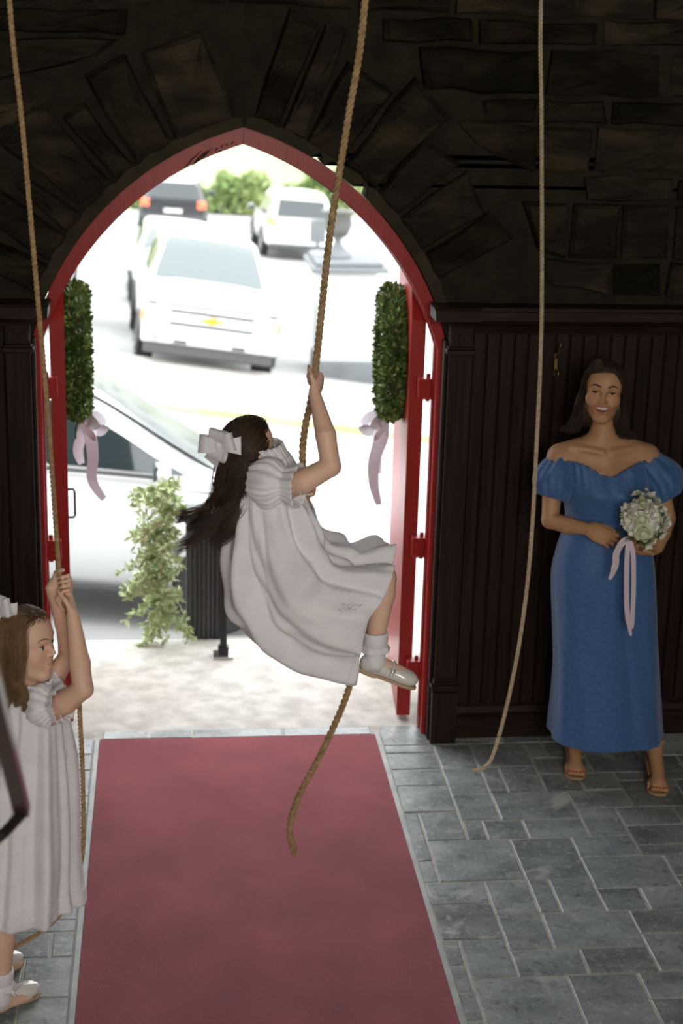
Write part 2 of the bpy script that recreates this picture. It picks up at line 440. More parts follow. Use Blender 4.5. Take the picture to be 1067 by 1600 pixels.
# coursed rubble beyond the arch ring
def keep_out(x, z):
    sgn = 1 if x >= 0 else -1; dx = abs(x) - OUT_C[0]; dz = z - OUT_C[1]
    r = math.hypot(dx, dz); lim = OUT_R + 0.47
    if r < lim: return (sgn * (OUT_C[0] + dx * lim / r), OUT_C[1] + dz * lim / r), True
    return (x, z), False
z = 1.985
while z < 3.75:
    h = rs.choice([0.11, 0.15, 0.19, 0.24]); x = -1.75
    while x < 2.7:
        w = rs.choice([0.22, 0.3, 0.38, 0.5]); g = 0.010
        c = [(x + g, z + g), (x + w - g, z + g + rs.uniform(-.01, .01)), (x + w - g + rs.uniform(-.02, .02), z + h - g), (x + g + rs.uniform(-.02, .02), z + h - g + rs.uniform(-.01, .01))]
        q = [keep_out(*p) for p in c]
        if sum(f for _, f in q) < 4:
            pl = [p for p, _ in q]
            ar = 0.5 * sum(pl[i][0] * pl[(i + 1) % 4][1] - pl[(i + 1) % 4][0] * pl[i][1] for i in range(4))
            per = sum(math.hypot(pl[i][0] - pl[(i + 1) % 4][0], pl[i][1] - pl[(i + 1) % 4][1]) for i in range(4))
            if ar > 0.006 and ar / per > 0.030: stone(pl, rs.uniform(0.015, 0.06), 0.016)
        x += w
    z += h
# thin mortared ring hugging the frame
mr = MB()
for sgn in (1, -1):
    rings = []
    a0 = 0.36; a1 = math.acos(-OUT_C[0] / OUT_R)
    for i in range(41):
        a = a0 + (a1 - a0) * i / 40; r0 = (Rwall(a) if sgn > 0 else OUT_R + .002) + 0.001; r1 = OUT_R + 0.05 + .006 * math.sin(i * 1.7)
        A = pol(sgn, a, r0); Bq = pol(sgn, a, r1)
        A = (sgn * max(sgn * A[0], 0.0), A[1]); Bq = (sgn * max(sgn * Bq[0], 0.0), Bq[1])
        rings.append([(A[0], 0.005, A[1]), (A[0], -0.012, A[1]), (Bq[0], -0.02, Bq[1]), (Bq[0], 0.005, Bq[1])])
    mr.loft(rings)
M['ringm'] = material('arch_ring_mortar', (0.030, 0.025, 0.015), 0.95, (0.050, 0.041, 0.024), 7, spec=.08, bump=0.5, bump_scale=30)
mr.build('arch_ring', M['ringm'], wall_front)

# ---- remaining shell of the room
structure(MB().box(-2.7, -2.6, -9.5, 0.0, -0.1, 5.2).build('wall_left', M['plaster']), 'dim plaster side wall on the left of the vestibule', 'wall')
structure(MB().box(3.4, 3.5, -9.5, 0.0, -0.1, 5.2).build('wall_right', M['plaster']), 'dim plaster side wall on the right of the vestibule', 'wall')
wb = MB(); wb.box(-2.6, -1.3, -9.6, -9.5, -0.1, 5.2).box(1.9, 3.4, -9.6, -9.5, -0.1, 5.2).box(-1.3, 1.9, -9.6, -9.5, -0.1, 2.5).box(-1.3, 1.9, -9.6, -9.5, 4.9, 5.2)
structure(wb.build('wall_back', M['plaster']), 'plaster wall behind the stair with a broad nave window', 'wall')
structure(MB().box(-2.7, 3.5, -9.6, 0.5, 5.2, 5.3).build('ceiling', M['plaster']), 'dim plaster ceiling of the bell vestibule', 'ceiling')

# ---- panelling: boards, rails, cornice and pilasters
def panelling(n, sgn, x_in, x_out, label):
    root = empty('trim_%d' % n, (sgn * x_in, 0, 0)); structure(root, label, 'panelling')
    w = 0.0587; k = int((x_out - x_in) / w)
    bm_ = MB(); g = 0.0022
    bm_.loft([[(-w/2+g, 0.0, 0), (-w/2+g, -0.012, 0), (-w/2+g+.004, -0.018, 0), (w/2-g-.004, -0.018, 0), (w/2-g, -0.012, 0), (w/2-g, 0.0, 0)],
              [(-w/2+g, 0.0, 1.69), (-w/2+g, -0.012, 1.69), (-w/2+g+.004, -0.018, 1.69), (w/2-g-.004, -0.018, 1.69), (w/2-g, -0.012, 1.69), (w/2-g, 0.0, 1.69)]])
    first = bm_.build('board', M['wood'], root); first.location = (sgn * w / 2, -0.002, 0.165)
    for i in range(1, k):
        c = first.copy(); COL.objects.link(c); c.parent = root; c.location = (sgn * (i + .5) * w, -0.002, 0.165)
    L = x_out - x_in
    x0, x1 = (0, L) if sgn > 0 else (-L, 0)
    MB().box(x0, x1, -0.03, 0, 0, 0.095, bev=.003).build('skirting', M['woodb'], root)
    rl = MB(); rl.prism([(-0.03, 0.095), (-0.052, 0.10), (-0.055, 0.118), (-0.04, 0.128), (-0.034, 0.155), (-0.018, 0.168), (0, 0.168), (0, 0.095)], x0, x1, 'x')
    rl.build('base_rail', M['woodb'], root)
    MB().box(x0, x1, -0.006, 0, 0.16, 1.86).build('backboard', M['wood'], root)
    cn = MB(); cn.prism([(0, 1.83), (-0.03, 1.83), (-0.036, 1.845), (-0.05, 1.85), (-0.06, 1.87), (-0.10, 1.885), (-0.115, 1.90), (-0.115, 1.935), (-0.125, 1.94), (-0.125, 1.955), (0, 1.955)], x0, x1, 'x')
    cn.build('cornice', M['woodb'], root)
    return root
panelling(2, 1, 0.957, 3.4, 'dark brown tongue and groove panelling on the wall behind the woman')
panelling(3, -1, 0.957, 2.6, 'dark brown tongue and groove panelling on the wall left of the doorway')
def pilaster(n, sgn, label):
    root = empty('trim_%d' % n, (sgn * 0.9, 0, 0)); structure(root, label, 'pilaster')
    X = lambda a, b: (min(sgn * a, sgn * b), max(sgn * a, sgn * b))
    def bx(name, a, b, y0, y1, z0, z1, bev=.002, mt='wood'):
        q = X(a, b); return MB().box(q[0], q[1], y0, y1, z0, z1, bev=bev).build(name, M[mt], root)
    bx('shaft', -0.048, 0.05, -0.066, 0.0, 0.26, 1.76)
    bx('side_strip', -0.064, -0.052, -0.035, 0.028, 0.0, 1.80)
    bx('reveal_board', -0.052, 0.05, -0.02, 0.028, 0.0, 1.80)
    bx('plinth', -0.056, 0.056, -0.084, 0.0, 0.0, 0.245)
    mm = MB(); 
    for (a, z0, z1, o) in ((.010, .245, .262, .006), (.016, .262, .276, .012), (.006, .276, .290, .004), (.004, .292, .304, .002)):
        q = X(-0.048 - a, 0.05 + a); mm.box(q[0], q[1], -0.070 - o, 0.0, z0, z1, bev=.003)
    mm.build('base_moulding', M['woodb'], root)
    mm = MB()
    for (a, z0, z1, o) in ((.004, 1.742, 1.752, .004), (.014, 1.752, 1.772, .014), (.008, 1.772, 1.782, .008)):
        q = X(-0.048 - a, 0.05 + a); mm.box(q[0], q[1], -0.070 - o, 0.0, z0, z1, bev=.003)
    mm.build('neck_moulding', M['woodb'], root)
    bx('frieze', -0.048, 0.05, -0.066, 0.0, 1.782, 1.87)
    # little pointed arches carved on the frieze
    for cx in (-0.024, 0.027):
        pts = []
        for i in range(7):
            t = i / 6; pts.append((sgn * (cx - 0.017 + 0.017 * (1 - math.cos(t * math.pi / 2)) ** 1.0), -0.069, 1.80 + 0.048 * math.sin(t * math.pi / 2)))
        pts2 = [(2 * sgn * cx - q[0], q[1], q[2]) for q in reversed(pts)]
        MB().tube(pts + pts2[1:], 0.0035, 6).build('carved_arch', M['woodb'], root)
    # cornice block breaking forward, its cove swept back towards the frame
    rings = []
    for xo, y, z in ((-0.048, -0.072, 1.86), (-0.056, -0.08, 1.875), (-0.085, -0.12, 1.892), (-0.125, -0.15, 1.902), (-0.128, -0.152, 1.945), (-0.133, -0.157, 1.957)):
        x1 = 0.062
        q = [(sgn * xo, 0.0, z), (sgn * xo, y, z), (sgn * x1, y, z), (sgn * x1, 0.0, z)]
        rings.append(q)
    MB().loft(rings).build('capital', M['woodb'], root)
    return root
pilaster(4, 1, 'dark wooden pilaster between the doorway and the panelling by the woman')
pilaster(5, -1, 'dark wooden pilaster between the doorway and the panelling by the standing girl')

# brass coat hook on the panelling
hk = empty('coat_hook', (1.313, -0.02, 1.70)); tag(hk, 'old brass coat hook screwed to the dark panelling', 'hook')
MB().box(-0.008, 0.008, -0.004, 0.0, -0.05, 0.05, bev=.002).build('back_plate', M['brass'], hk)
MB().tube([(0, -.004, -.02), (0, -.03, -.045), (0, -.05, -.04), (0, -.056, -.02)], [.005, .0045, .004, .005], 8).build('lower_hook', M['brass'], hk, smooth=True)
MB().tube([(0, -.004, .03), (0.001, -.03, .05), (0.002, -.05, .085), (0.003, -.052, .10)], [.005, .004, .0035, .005], 8).build('upper_hook', M['brass'], hk, smooth=True)

# ---- the two door leaves, folded back outside on their hinges
def door_leaf(n, sgn, label):
    hinge = Vector((sgn * 0.763, 0.207, 0.012))
    ang = math.atan2(0.795, 0.055)            # direction of the leaf from hinge to free edge (right leaf)
    root = empty('door_%d' % n, hinge); structure(root, label, 'door')
    d = Vector((0.055 * sgn, 0.795)).normalized(); nrm = Vector((-sgn * d.y, abs(d.x) * 1.0))  # towards the opening
    nrm = Vector((-sgn * abs(d.y), d.x * sgn)).normalized()
    Wd = 0.79; T = 0.031
    def P(u, t, z): return (d.x * u + nrm.x * t, d.y * u + nrm.y * t, z)
    def top(u):  # pointed-arch half: low at the hinge, high at the free edge
        return 1.36 + math.sqrt(max(1.255 ** 2 - (0.80 - u + 0.37) ** 2, 0)) + 0.015
    us = [Wd * i / 16 for i in range(17)]
    outl = [(0, 0.0), (Wd, 0.0)] + [(u, top(u)) for u in reversed(us)]
    mb = MB(); mb.loft([[P(u, T * .55, z) for u, z in outl], [P(u, -T, z) for u, z in outl]])
    mb.build('core', M['red'], root)
    # vertical planks on the face to the opening
    npk = 6; pw = Wd / npk
    for i in range(npk):
        a, b2 = i * pw + .0015, (i + 1) * pw - .0015
        pl = [(a, 0.0), (b2, 0.0), (b2, top(b2)), ((a + b2) / 2, top((a + b2) / 2)), (a, top(a))]
        MB().loft([[P(u, T * .5, z) for u, z in pl], [P(u, T, z) for u, z in pl]]).build('plank', M['red'], root)
    # hinges bridging the leaf and the frame
    for hz in (1.545, 0.83, 0.245):
        h = MB()
        x0, x1 = sorted((sgn * 0.0, sgn * 0.062))
        h.box(x0, x1, -0.068, -0.006, hz - .045, hz + .045, bev=.003)
        h.build('hinge', M['red'], root)
        MB().cyl((sgn * 0.046, -0.03, hz - .06), (sgn * 0.046, -0.03, hz + .062), 0.009, n=10).build('hinge_pin', M['red'], root)
    if sgn < 0:   # iron pull handle near the free edge
        u = 0.60
        q = [P(u, T, .775), P(u, T + .028, .775), P(u, T + .034, .785), P(u, T + .034, .90), P(u, T + .028, .912), P(u, T, .912)]
        MB().tube(q, [.0055] * 6, 8).build('pull_handle', M['iron'], root, smooth=True)
    return root, P
door_r, PR_ = door_leaf(1, 1, 'red plank door leaf folded back outside beside the swinging girl')
door_l, PL_ = door_leaf(2, -1, 'red plank door leaf with black pull handle folded back outside')

# ================================================================ OUTSIDE
def gz(x, y):
    """height of the sloping street"""
    ys = [1.2, 3.5, 17.4, 40, 60, 90]; zs = [-0.72, -0.885, -2.0, -3.05, -3.5, -3.9]
    z = float(np.interp(y, ys, zs)); c = float(np.interp(y, [3, 17, 40, 60], [-0.095, -0.135, -0.055, 0.0]))
    return z + c * max(-6, min(6, x))
porch = MB().box(-1.6, 1.6, 0.125, 1.24, -0.75, -0.006, bev=.004)
structure(porch.build('porch_slab', M['concrete']), 'worn pale concrete porch slab outside the doorway', 'porch')
structure(MB().box(-1.6, 1.6, 1.24, 1.60, -0.85, -0.17, bev=.004).box(-1.6, 1.6, 1.60, 1.96, -0.95, -0.34, bev=.004).box(-1.6, 1.6, 1.96, 2.3, -1.0, -0.51, bev=.004).build('porch_steps', M['concrete']), 'pale concrete steps going down from the porch to the street', 'steps')
vs = []; fs = []
xs = np.linspace(-30, 30, 41); ys_ = np.concatenate([np.linspace(0.2, 20, 34), np.linspace(22, 95, 22)])
for y in ys_:
    for x in xs: vs.append((x, y, gz(x, y)))
nx = len(xs)
for j in range(len(ys_) - 1):
    for i in range(nx - 1):
        a = j * nx + i; fs.append((a, a + 1, a + nx + 1, a + nx))
structure(MB().add(vs, fs).build('street', M['asphalt'], smooth=True), 'pale sunlit asphalt street sloping away outside', 'street')
def strip(name, pts, w, h, mt, label, cat):
    rings = []
    for (x, y) in pts:
        z = gz(x, y); rings.append([(x, y - w / 2, z - .15), (x, y - w / 2, z + h), (x, y + w / 2, z + h), (x, y + w / 2, z - .15)])
    return structure(MB().loft(rings).build(name, mt), label, cat)
strip('apron', [(x, 14.9 - .02 * x) for x in np.linspace(-14, 14, 30)], 3.4, 0.05, M['apron'], 'beige concrete crossing in front of the pickup', 'pavement')
strip('curb', [(x, 13.05 - .02 * x) for x in np.linspace(-14, 14, 30)], 0.18, 0.10, M['yellow'], 'faded yellow painted curb across the street', 'curb')
strip('road_line', [(x, 8.6 - .02 * x) for x in np.linspace(-14, 14, 30)], 0.14, 0.006, M['yellow'], 'faint yellow line painted along the street', 'road line')

M['carwhite'] = material('white_car_paint', (0.62, 0.63, 0.63), 0.25, coat=0.6)
M['carwhite2'] = material('silver_white_paint', (0.55, 0.56, 0.57), 0.3, coat=0.5)
M['carblack'] = material('black_car_paint', (0.02, 0.021, 0.024), 0.25, coat=0.7)
M['glass'] = material('car_glass', (0.02, 0.03, 0.032), 0.06, spec=0.7)
M['glassl'] = material('pale_windshield', (0.085, 0.105, 0.105), 0.12, spec=0.6)
M['rubber'] = material('tyre_rubber', (0.02, 0.02, 0.02), 0.8)
M['rim'] = material('alloy_rim', (0.42, 0.43, 0.44), 0.3, metal=0.7)
M['chrome'] = material('chrome_trim', (0.6, 0.6, 0.6), 0.2, metal=0.9)
M['plastic'] = material('dark_plastic', (0.06, 0.06, 0.062), 0.6)
M['gold'] = material('gold_emblem', (0.6, 0.36, 0.05), 0.35, metal=0.5)
M['headlight'] = material('headlight_glass', (0.6, 0.6, 0.58), 0.1, spec=0.8)
M['amber'] = material('amber_lens', (0.6, 0.28, 0.06), 0.25)
M['taillight'] = material('lit_tail_light', (0.5, 0.02, 0.01), 0.3, emit=(1.0, 0.16, 0.07, 2.2))
M['plate'] = material('number_plate', (0.6, 0.6, 0.58), 0.5)

def place_on_street(o, x, y, heading, sz=1.0):
    """stand a vehicle on the sloping street; heading = yaw of its +X axis"""
    e = 0.6
    n = Vector((-(gz(x + e, y) - gz(x - e, y)) / (2 * e), -(gz(x, y + e) - gz(x, y - e)) / (2 * e), 1)).normalized()
    f = Vector((math.cos(heading), math.sin(heading), 0)); f = (f - n * f.dot(n)).normalized(); s = n.cross(f)
    mt = Matrix.Identity(4)
    for i in range(3): mt[i][0] = f[i]; mt[i][1] = s[i]; mt[i][2] = n[i] * sz
    mt[0][3], mt[1][3], mt[2][3] = x, y, gz(x, y)
    o.matrix_world = mt

def car(name, label, paint, body, house, belt, wheels, wr, width, glassmat, side_glass, wind, rear, cat='car', tyre_w=0.2):
    """body: (x, zlow, zshoulder, ztop, halfw) stations; house: (x, ztop, halfw_top) stations"""
    root = empty(name); tag(root, label, cat)
    B = catmull(body, len(body) * 4)
    def ring(q):
        x, zl, zs, zt, w = q; zs = min(zs, zt - .02); zm = (zl + zs) / 2
        half = [(0, zl), (w * .86, zl), (w * .97, zl + .08), (w, zm), (w * .985, zs - .05), (w * .94, zs), (w * .80, zs + (zt - zs) * .75), (w * .45, zt - .004), (0, zt)]
        pts = half + [(-y, z) for y, z in reversed(half[1:-1])]
        return [(x, y, z) for y, z in pts]
    MB().loft([ring(q) for q in B]).build('body', paint, root, smooth=True, auto=50)
    Hs = catmull(house, len(house) * 5)
    wbelt = width / 2 * .93
    def hring(q):
        x, zt, wt = q; z0 = belt - .06; f = max(0.0, min(1.0, (zt - belt) / .12))
        wt = wbelt * (1 - f) + wt * f
        half = [(0, z0), (wbelt, z0), (wbelt, min(belt, zt)), (wt, zt - .07 * f), (wt * .9, zt - .03 * f), (wt * .5, zt - .006), (0, zt)]
        pts = half + [(-y, z) for y, z in reversed(half[1:-1])]
        return [(x, y, z) for y, z in pts]
    MB().loft([hring(q) for q in Hs]).build('cabin', paint, root, smooth=True, auto=50)
    hx = Hs[:, 0]; order = np.argsort(hx)
    ztop = lambda x: float(np.interp(x, hx[order], Hs[order, 1])); wtop = lambda x: float(np.interp(x, hx[order], Hs[order, 2]))
    def sidey(x, z):
        zt = ztop(x) - .07; t = max(0, min(1, (z - belt) / max(zt - belt, .05))); return wbelt * (1 - t) + wtop(x) * t
    for poly in side_glass:
        for sg in (1, -1):
            xs_ = np.linspace(min(q[0] for q in poly) + .002, max(q[0] for q in poly) - .002, 22); rows = []
            for x in xs_:
                zz = []
                for (xa_, za_), (xb_, zb_) in zip(poly, poly[1:] + poly[:1]):
                    if (xa_ - x) * (xb_ - x) <= 0 and xa_ != xb_: zz.append(za_ + (zb_ - za_) * (x - xa_) / (xb_ - xa_))
                lo_, hi_ = min(zz), max(zz); rows.append([(x, sg * (sidey(x, z) + .012), z) for z in np.linspace(lo_, hi_, 6)] + [(x, sg * (sidey(x, z) - .02), z) for z in np.linspace(hi_, lo_, 6)])
            MB().loft(rows).build('side_window', glassmat, root, smooth=True, auto=40)
    for (xa, xb, frac, lift) in (wind, rear):
        if xa is None: continue
        rows = []
        for i in range(9):
            x = xa + (xb - xa) * i / 8; w = (wbelt * (1 - i / 8) + wtop(xb) * (i / 8)) * frac
            rows.append([(x, w * k / 4, ztop(x) - .10 * (abs(k) / 4) ** 2 * 0 + lift - .02 * (abs(k) / 4) ** 3) for k in range(-4, 5)])
        MB().loft(rows, closed=False, caps=False).build('windshield' if xa > xb else 'rear_window', glassmat if xa < xb else M['glassl'], root, smooth=True)
    for x in wheels:
        for sg in (1, -1):
            yo = sg * (width / 2 - .005); yi = sg * (width / 2 - tyre_w)
            wa = MB()   # dark wheel-arch lip
            wa.tube([(x + (wr + .055) * math.cos(a), yo + sg * .004, wr + (wr + .055) * math.sin(a)) for a in np.linspace(-.25, math.pi + .25, 20)], .03, 6)
            wa.build('wheel_arch', M['plastic'], root)
            t = MB(); t.lathe([(wr * .62, yi), (wr * .93, yi), (wr, yi + sg * .03), (wr, yo - sg * .03), (wr * .93, yo), (wr * .68, yo)], (x, 0, wr), 28, axis='y')
            wh = t.build('wheel', M['rubber'], root, smooth=True, auto=40)
            r = MB(); r.lathe([(wr * .66, yo - sg * .06), (wr * .68, yo - sg * .01), (wr * .62, yo - sg * .02), (wr * .6, yo - sg * .05)], (x, 0, wr), 24, axis='y')
            for k in range(5):
                a = 2 * math.pi * k / 5 + .3
                r.tube([(x, yo - sg * .02, wr), (x + wr * .62 * math.cos(a), yo - sg * .03, wr + wr * .62 * math.sin(a))], [.05, .035], 6)
            r.lathe([(0.001, yo - sg * .008), (.06, yo - sg * .012), (.06, yo - sg * .05)], (x, 0, wr), 12, axis='y')
            r.build('rim', M['rim'], wh)
    return root, sidey, ztop
def mirror_pair(root, x, y, z, size, paint):
    for sg in (1, -1):
        mb = MB(); mb.ball((x, sg * (y + size * .9), z), (size * .55, size, size * .62), 14, 9)
        mb.tube([(x + .05, sg * (y - .06), z - .06), (x, sg * (y + size * .3), z - .03)], [.03, .025], 8)
        mo = mb.build('wing_mirror', paint, root, smooth=True)
        MB().box(x - size * .56, x - size * .30, sg * (y + size * .9) - size * .8, sg * (y + size * .9) + size * .8, z - size * .5, z + size * .45, bev=.01).build('mirror_glass', M['glass'], mo)

# ---- near white sedan, side on, nose to the right
c1, sy, zt = car('parked_sedan', 'white sedan parked side on just below the porch steps', M['carwhite'],
    [(-2.22, .42, .70, .80, .66), (-2.15, .30, .82, .94, .80), (-1.7, .24, .90, .99, .885), (-.9, .22, .93, 1.0, .90), (.3, .22, .92, 1.0, .90), (1.0, .22, .90, .99, .895), (1.5, .22, .84, .95, .885), (1.95, .25, .74, .86, .84), (2.18, .32, .62, .74, .74), (2.27, .40, .52, .60, .58)],
    [(-1.95, .98, .70), (-1.45, 1.18, .68), (-.95, 1.40, .64), (-.35, 1.50, .62), (.05, 1.50, .62), (.45, 1.40, .64), (.95, 1.17, .70), (1.42, .96, .78)],
    .96, (-1.36, 1.36), .325, 1.80, M['glass'],
    [[(-1.15, 1.0), (-.12, 1.0), (-.12, 1.405), (-.35, 1.405), (-.7, 1.36), (-1.0, 1.2)], [(-.06, 1.0), (1.06, .99), (.84, 1.08), (.60, 1.20), (.40, 1.28), (.20, 1.35), (-.06, 1.39)]],
    (1.34, .30, .86, .012), (-1.88, -.75, .84, .012))
mirror_pair(c1, .90, .88, 1.03, .105, M['carwhite'])
for sg in (1, -1):
    MB().box(-.16, .14, sg * .905 - .012, sg * .905 + .012, .80, .825, bev=.006).build('door_handle', M['plastic'], c1)
    MB().box(-.92, 1.0, sg * .895 - .02, sg * .895 + .012, .24, .28, bev=.006).build('sill_trim', M['plastic'], c1)
    MB().box(-1.15, .98, sg * .872 - .02, sg * .872 + .018, .965, .985, bev=.004).build('window_trim', M['plastic'], c1)
    for xx in (-.09, .96): MB().box(xx - .004, xx + .004, sg * .893, sg * .904, .30, .95).build('door_seam', M['plastic'], c1)
    MB().ball((2.08, sg * .62, .66), (.16, .18, .08), 12, 8).build('headlight', M['headlight'], c1, smooth=True)
place_on_street(c1, -1.36, 4.42, 0.02, 1.06)

# ---- white pickup, nose towards the church
tr, sy, zt = car('pickup_truck', 'white pickup truck with a gold grille emblem facing the church doorway', M['carwhite'],
    [(-2.9, .50, 1.15, 1.32, .93), (-2.8, .42, 1.2, 1.36, .98), (-1.0, .38, 1.2, 1.36, 1.0), (.3, .38, 1.2, 1.30, 1.0), (1.2, .36, 1.18, 1.30, 1.0), (2.1, .36, 1.12, 1.26, 1.0), (2.62, .42, 1.08, 1.2, .98), (2.78, .55, 1.0, 1.12, .93)],
    [(-.95, 1.30, .80), (-.85, 1.78, .76), (-.4, 1.885, .74), (.2, 1.89, .74), (.55, 1.80, .75), (1.0, 1.52, .80), (1.38, 1.25, .86)],
    1.22, (-1.85, 1.85), .38, 2.03, M['glass'],
    [[(-.75, 1.30), (.0, 1.30), (.0, 1.72), (-.65, 1.72)], [(.06, 1.30), (1.12, 1.29), (.60, 1.66), (.45, 1.72), (.06, 1.72)]],
    (1.34, .48, .88, .014), (-.90, -.86, .8, .01), cat='truck', tyre_w=.26)
mirror_pair(tr, .95, 1.04, 1.36, .15, M['carwhite'])
g = MB().box(2.72, 2.80, -.98, .98, .50, .70, bev=.03).build('bumper', M['carwhite2'], tr)
MB().box(2.68, 2.76, -.93, .93, .34, .50, bev=.02).build('valance', M['plastic'], tr)
MB().box(2.70, 2.775, -.64, .64, .74, 1.04, bev=.02).build('grille', M['chrome'], tr)
for z_ in (.80, .98): MB().box(2.772, 2.784, -.60, .60, z_ - .022, z_ + .022).build('grille_slot', M['plastic'], tr)
MB().box(2.73, 2.79, -.96, .96, 1.06, 1.085).build('hood_gap', M['plastic'], tr)
MB().box(2.776, 2.79, -.58, .58, .855, .93, bev=.008).build('grille_bar', M['carwhite2'], tr)
MB().prism([(-.16, -.026), (-.055, -.026), (-.065, -.05), (.045, -.05), (.055, -.026), (.14, -.026), (.16, .026), (.055, .026), (.065, .05), (-.045, .05), (-.055, .026), (-.14, .026)], 2.785, 2.80, 'x').build('bowtie_emblem', M['gold'], tr).location = (0, 0, .893)
for sg in (1, -1):
    MB().box(2.66, 2.775, sg * .66 if sg > 0 else -.95, .95 if sg > 0 else sg * .66, .78, 1.05, bev=.03).build('headlight', M['headlight'], tr)
    MB().box(2.60, 2.74, sg * .99 - .02, sg * .99 + .0, .80, .98, bev=.006).build('turn_signal', M['amber'], tr)
    MB().box(2.79, 2.808, sg * .42 - .10, sg * .42 + .10, .52, .575, bev=.01).build('tow_hook', M['plastic'], tr)
    MB().lathe([(.001, 2.80), (.06, 2.80), (.07, 2.77)], (0, sg * .78, .58), 14, axis='x').build('fog_lamp', M['headlight'], tr)
MB().box(2.795, 2.806, -.30, .30, .655, .675).build('bumper_slot', M['plastic'], tr)
place_on_street(tr, 0.14, 19.0, -math.pi / 2 + 0.03)

# ---- SUVs further back, seen from behind; and cars half hidden
def suv(name, label, paint, x, y, heading, lit, h=1.0, sz=1.0):
    r, _, _ = car(name, label, paint,
        [(-2.3, .50, .95, 1.05, .84), (-2.22, .36, 1.0, 1.10, .93), (-1.2, .32, 1.02, 1.12, .96), (.6, .32, 1.0, 1.10, .96), (1.5, .32, .95, 1.06, .94), (2.15, .38, .82, .95, .86), (2.3, .48, .70, .80, .70)],
        [(-2.22, 1.05, .76), (-2.05, 1.5, .72), (-1.8, 1.72 * h, .70), (-.8, 1.78 * h, .70), (.1, 1.74 * h, .70), (.75, 1.42, .76), (1.25, 1.06, .82)],
        1.04, (-1.42, 1.42), .37, 1.94, M['glass'],
        [[(-1.85, 1.12), (-.6, 1.12), (-.6, 1.60), (-1.65, 1.58)], [(-.54, 1.12), (.82, 1.10), (.35, 1.52), (-.54, 1.60)]],
        (1.18, .2, .86, .014), (None, None, 0, 0), cat='suv')
    P = [(-2.20, .66, 1.14), (-2.20, -.66, 1.14), (-2.02, -.60, 1.58), (-2.02, .60, 1.58)]
    MB().loft([[(q[0] - .03, q[1], q[2]) for q in P], [(q[0] + .05, q[1], q[2]) for q in P]]).build('rear_window', M['glass'], r)
    MB().box(-2.36, -2.22, -.92, .92, .42, .66, bev=.04).build('bumper', paint, r)
    MB().box(-2.33, -2.2, -.80, .80, .30, .43, bev=.02).build('valance', M['plastic'], r)
    MB().box(-2.335, -2.25, -.26, .26, .74, .86).build('number_plate', M['plate'], r)
    for sg in (1, -1):
        MB().box(-2.32, -2.12, sg * .80 - .12, sg * .80 + .12, .88, 1.10, bev=.03).build('tail_light', M['taillight'] if lit else M['amber'], r)
    mirror_pair(r, .72, .98, 1.14, .12, paint)
    place_on_street(r, x, y, heading, sz)
    return r
suv('black_suv', 'black car with lit red tail lights driving away down the street', M['carblack'], -0.05, 42.4, math.pi / 2 - .03, True, .93)
suv('white_suv', 'white suv parked beyond the stone pier, seen from behind', M['carwhite'], 3.15, 38.6, math.pi / 2 + .03, False)
suv('following_suv', 'white suv waiting just behind the pickup truck', M['carwhite2'], -.12, 26.2, -math.pi / 2 + .02, False, sz=.84)
suv('kerbside_suv', 'white suv mostly hidden behind the leafy wreath of the handled door', M['carwhite'], -2.95, 21.5, math.pi / 2, False)

# ---- leaves: small folded blades gathered into one foliage mesh
def leaf_cloud(pts, nrms, size, rng, aspect=0.5, jitter=0.6):
    vs = []; fs = []
    for p, n in zip(pts, nrms):
        n = Vector(n); d = n + Vector((rng.gauss(0, 1), rng.gauss(0, 1), rng.gauss(0, 1))) * jitter
        d = d.normalized() if d.length > 1e-4 else Vector((0, 0, 1))
        s = d.cross(Vector((rng.gauss(0, 1), rng.gauss(0, 1), rng.gauss(0, 1))))
        s = s.normalized() if s.length > 1e-5 else d.orthogonal().normalized()
        u = d.cross(s); L = size * rng.uniform(.7, 1.3); w = L * aspect * .5
        p = Vector(p); b = len(vs)
        vs += [p, p + d * L * .5 + s * w + u * w * .25, p + d * L, p + d * L * .5 - s * w + u * w * .25, p + d * L * .45 - u * w * .1]
        fs += [(b, b + 1, b + 4), (b + 1, b + 2, b + 4), (b + 2, b + 3, b + 4), (b + 3, b, b + 4)]
    return vs, fs
M['box_leaf'] = material('boxwood_leaf', (0.03, 0.075, 0.016), 0.32, (0.16, 0.25, 0.06), 28, 2, coords='Object', contrast=(.35, .7), spec=.5)
M['box_leaf2'] = material('boxwood_leaf_tips', (0.17, 0.28, 0.08), 0.32, (0.36, 0.36, 0.10), 20, 2, contrast=(.4, .75))
M['box_core'] = material('wreath_core', (0.03, 0.055, 0.016), 0.9)
M['fern'] = material('pale_fern', (0.32, 0.42, 0.18), 0.5, (0.54, 0.61, 0.36), 12, 2)
M['ribbon'] = material('lilac_satin_ribbon', (0.66, 0.62, 0.72), 0.4, (0.74, 0.70, 0.78), 6, spec=.6, sheen=.3)
M['grass'] = material('bank_grass', (0.24, 0.27, 0.14), 0.95, (0.30, 0.33, 0.18), .25, 6)
M['bush'] = material('bush_leaf', (0.15, 0.22, 0.07), 0.7, (0.26, 0.32, 0.12), .8, 3)
M['wallwhite'] = material('white_masonry', (0.48, 0.48, 0.47), 0.85, (0.54, 0.54, 0.53), 1.5)
M['slatecap'] = material('grey_coping', (0.11, 0.12, 0.125), 0.7, (0.15, 0.16, 0.165), 2)
M['bronze'] = material('urn_bronze', (0.10, 0.10, 0.09), 0.6)
M['post'] = material('charcoal_post', (0.035, 0.037, 0.04), 0.5, (0.05, 0.052, 0.056), 3, stretch=(12, 12, .6))

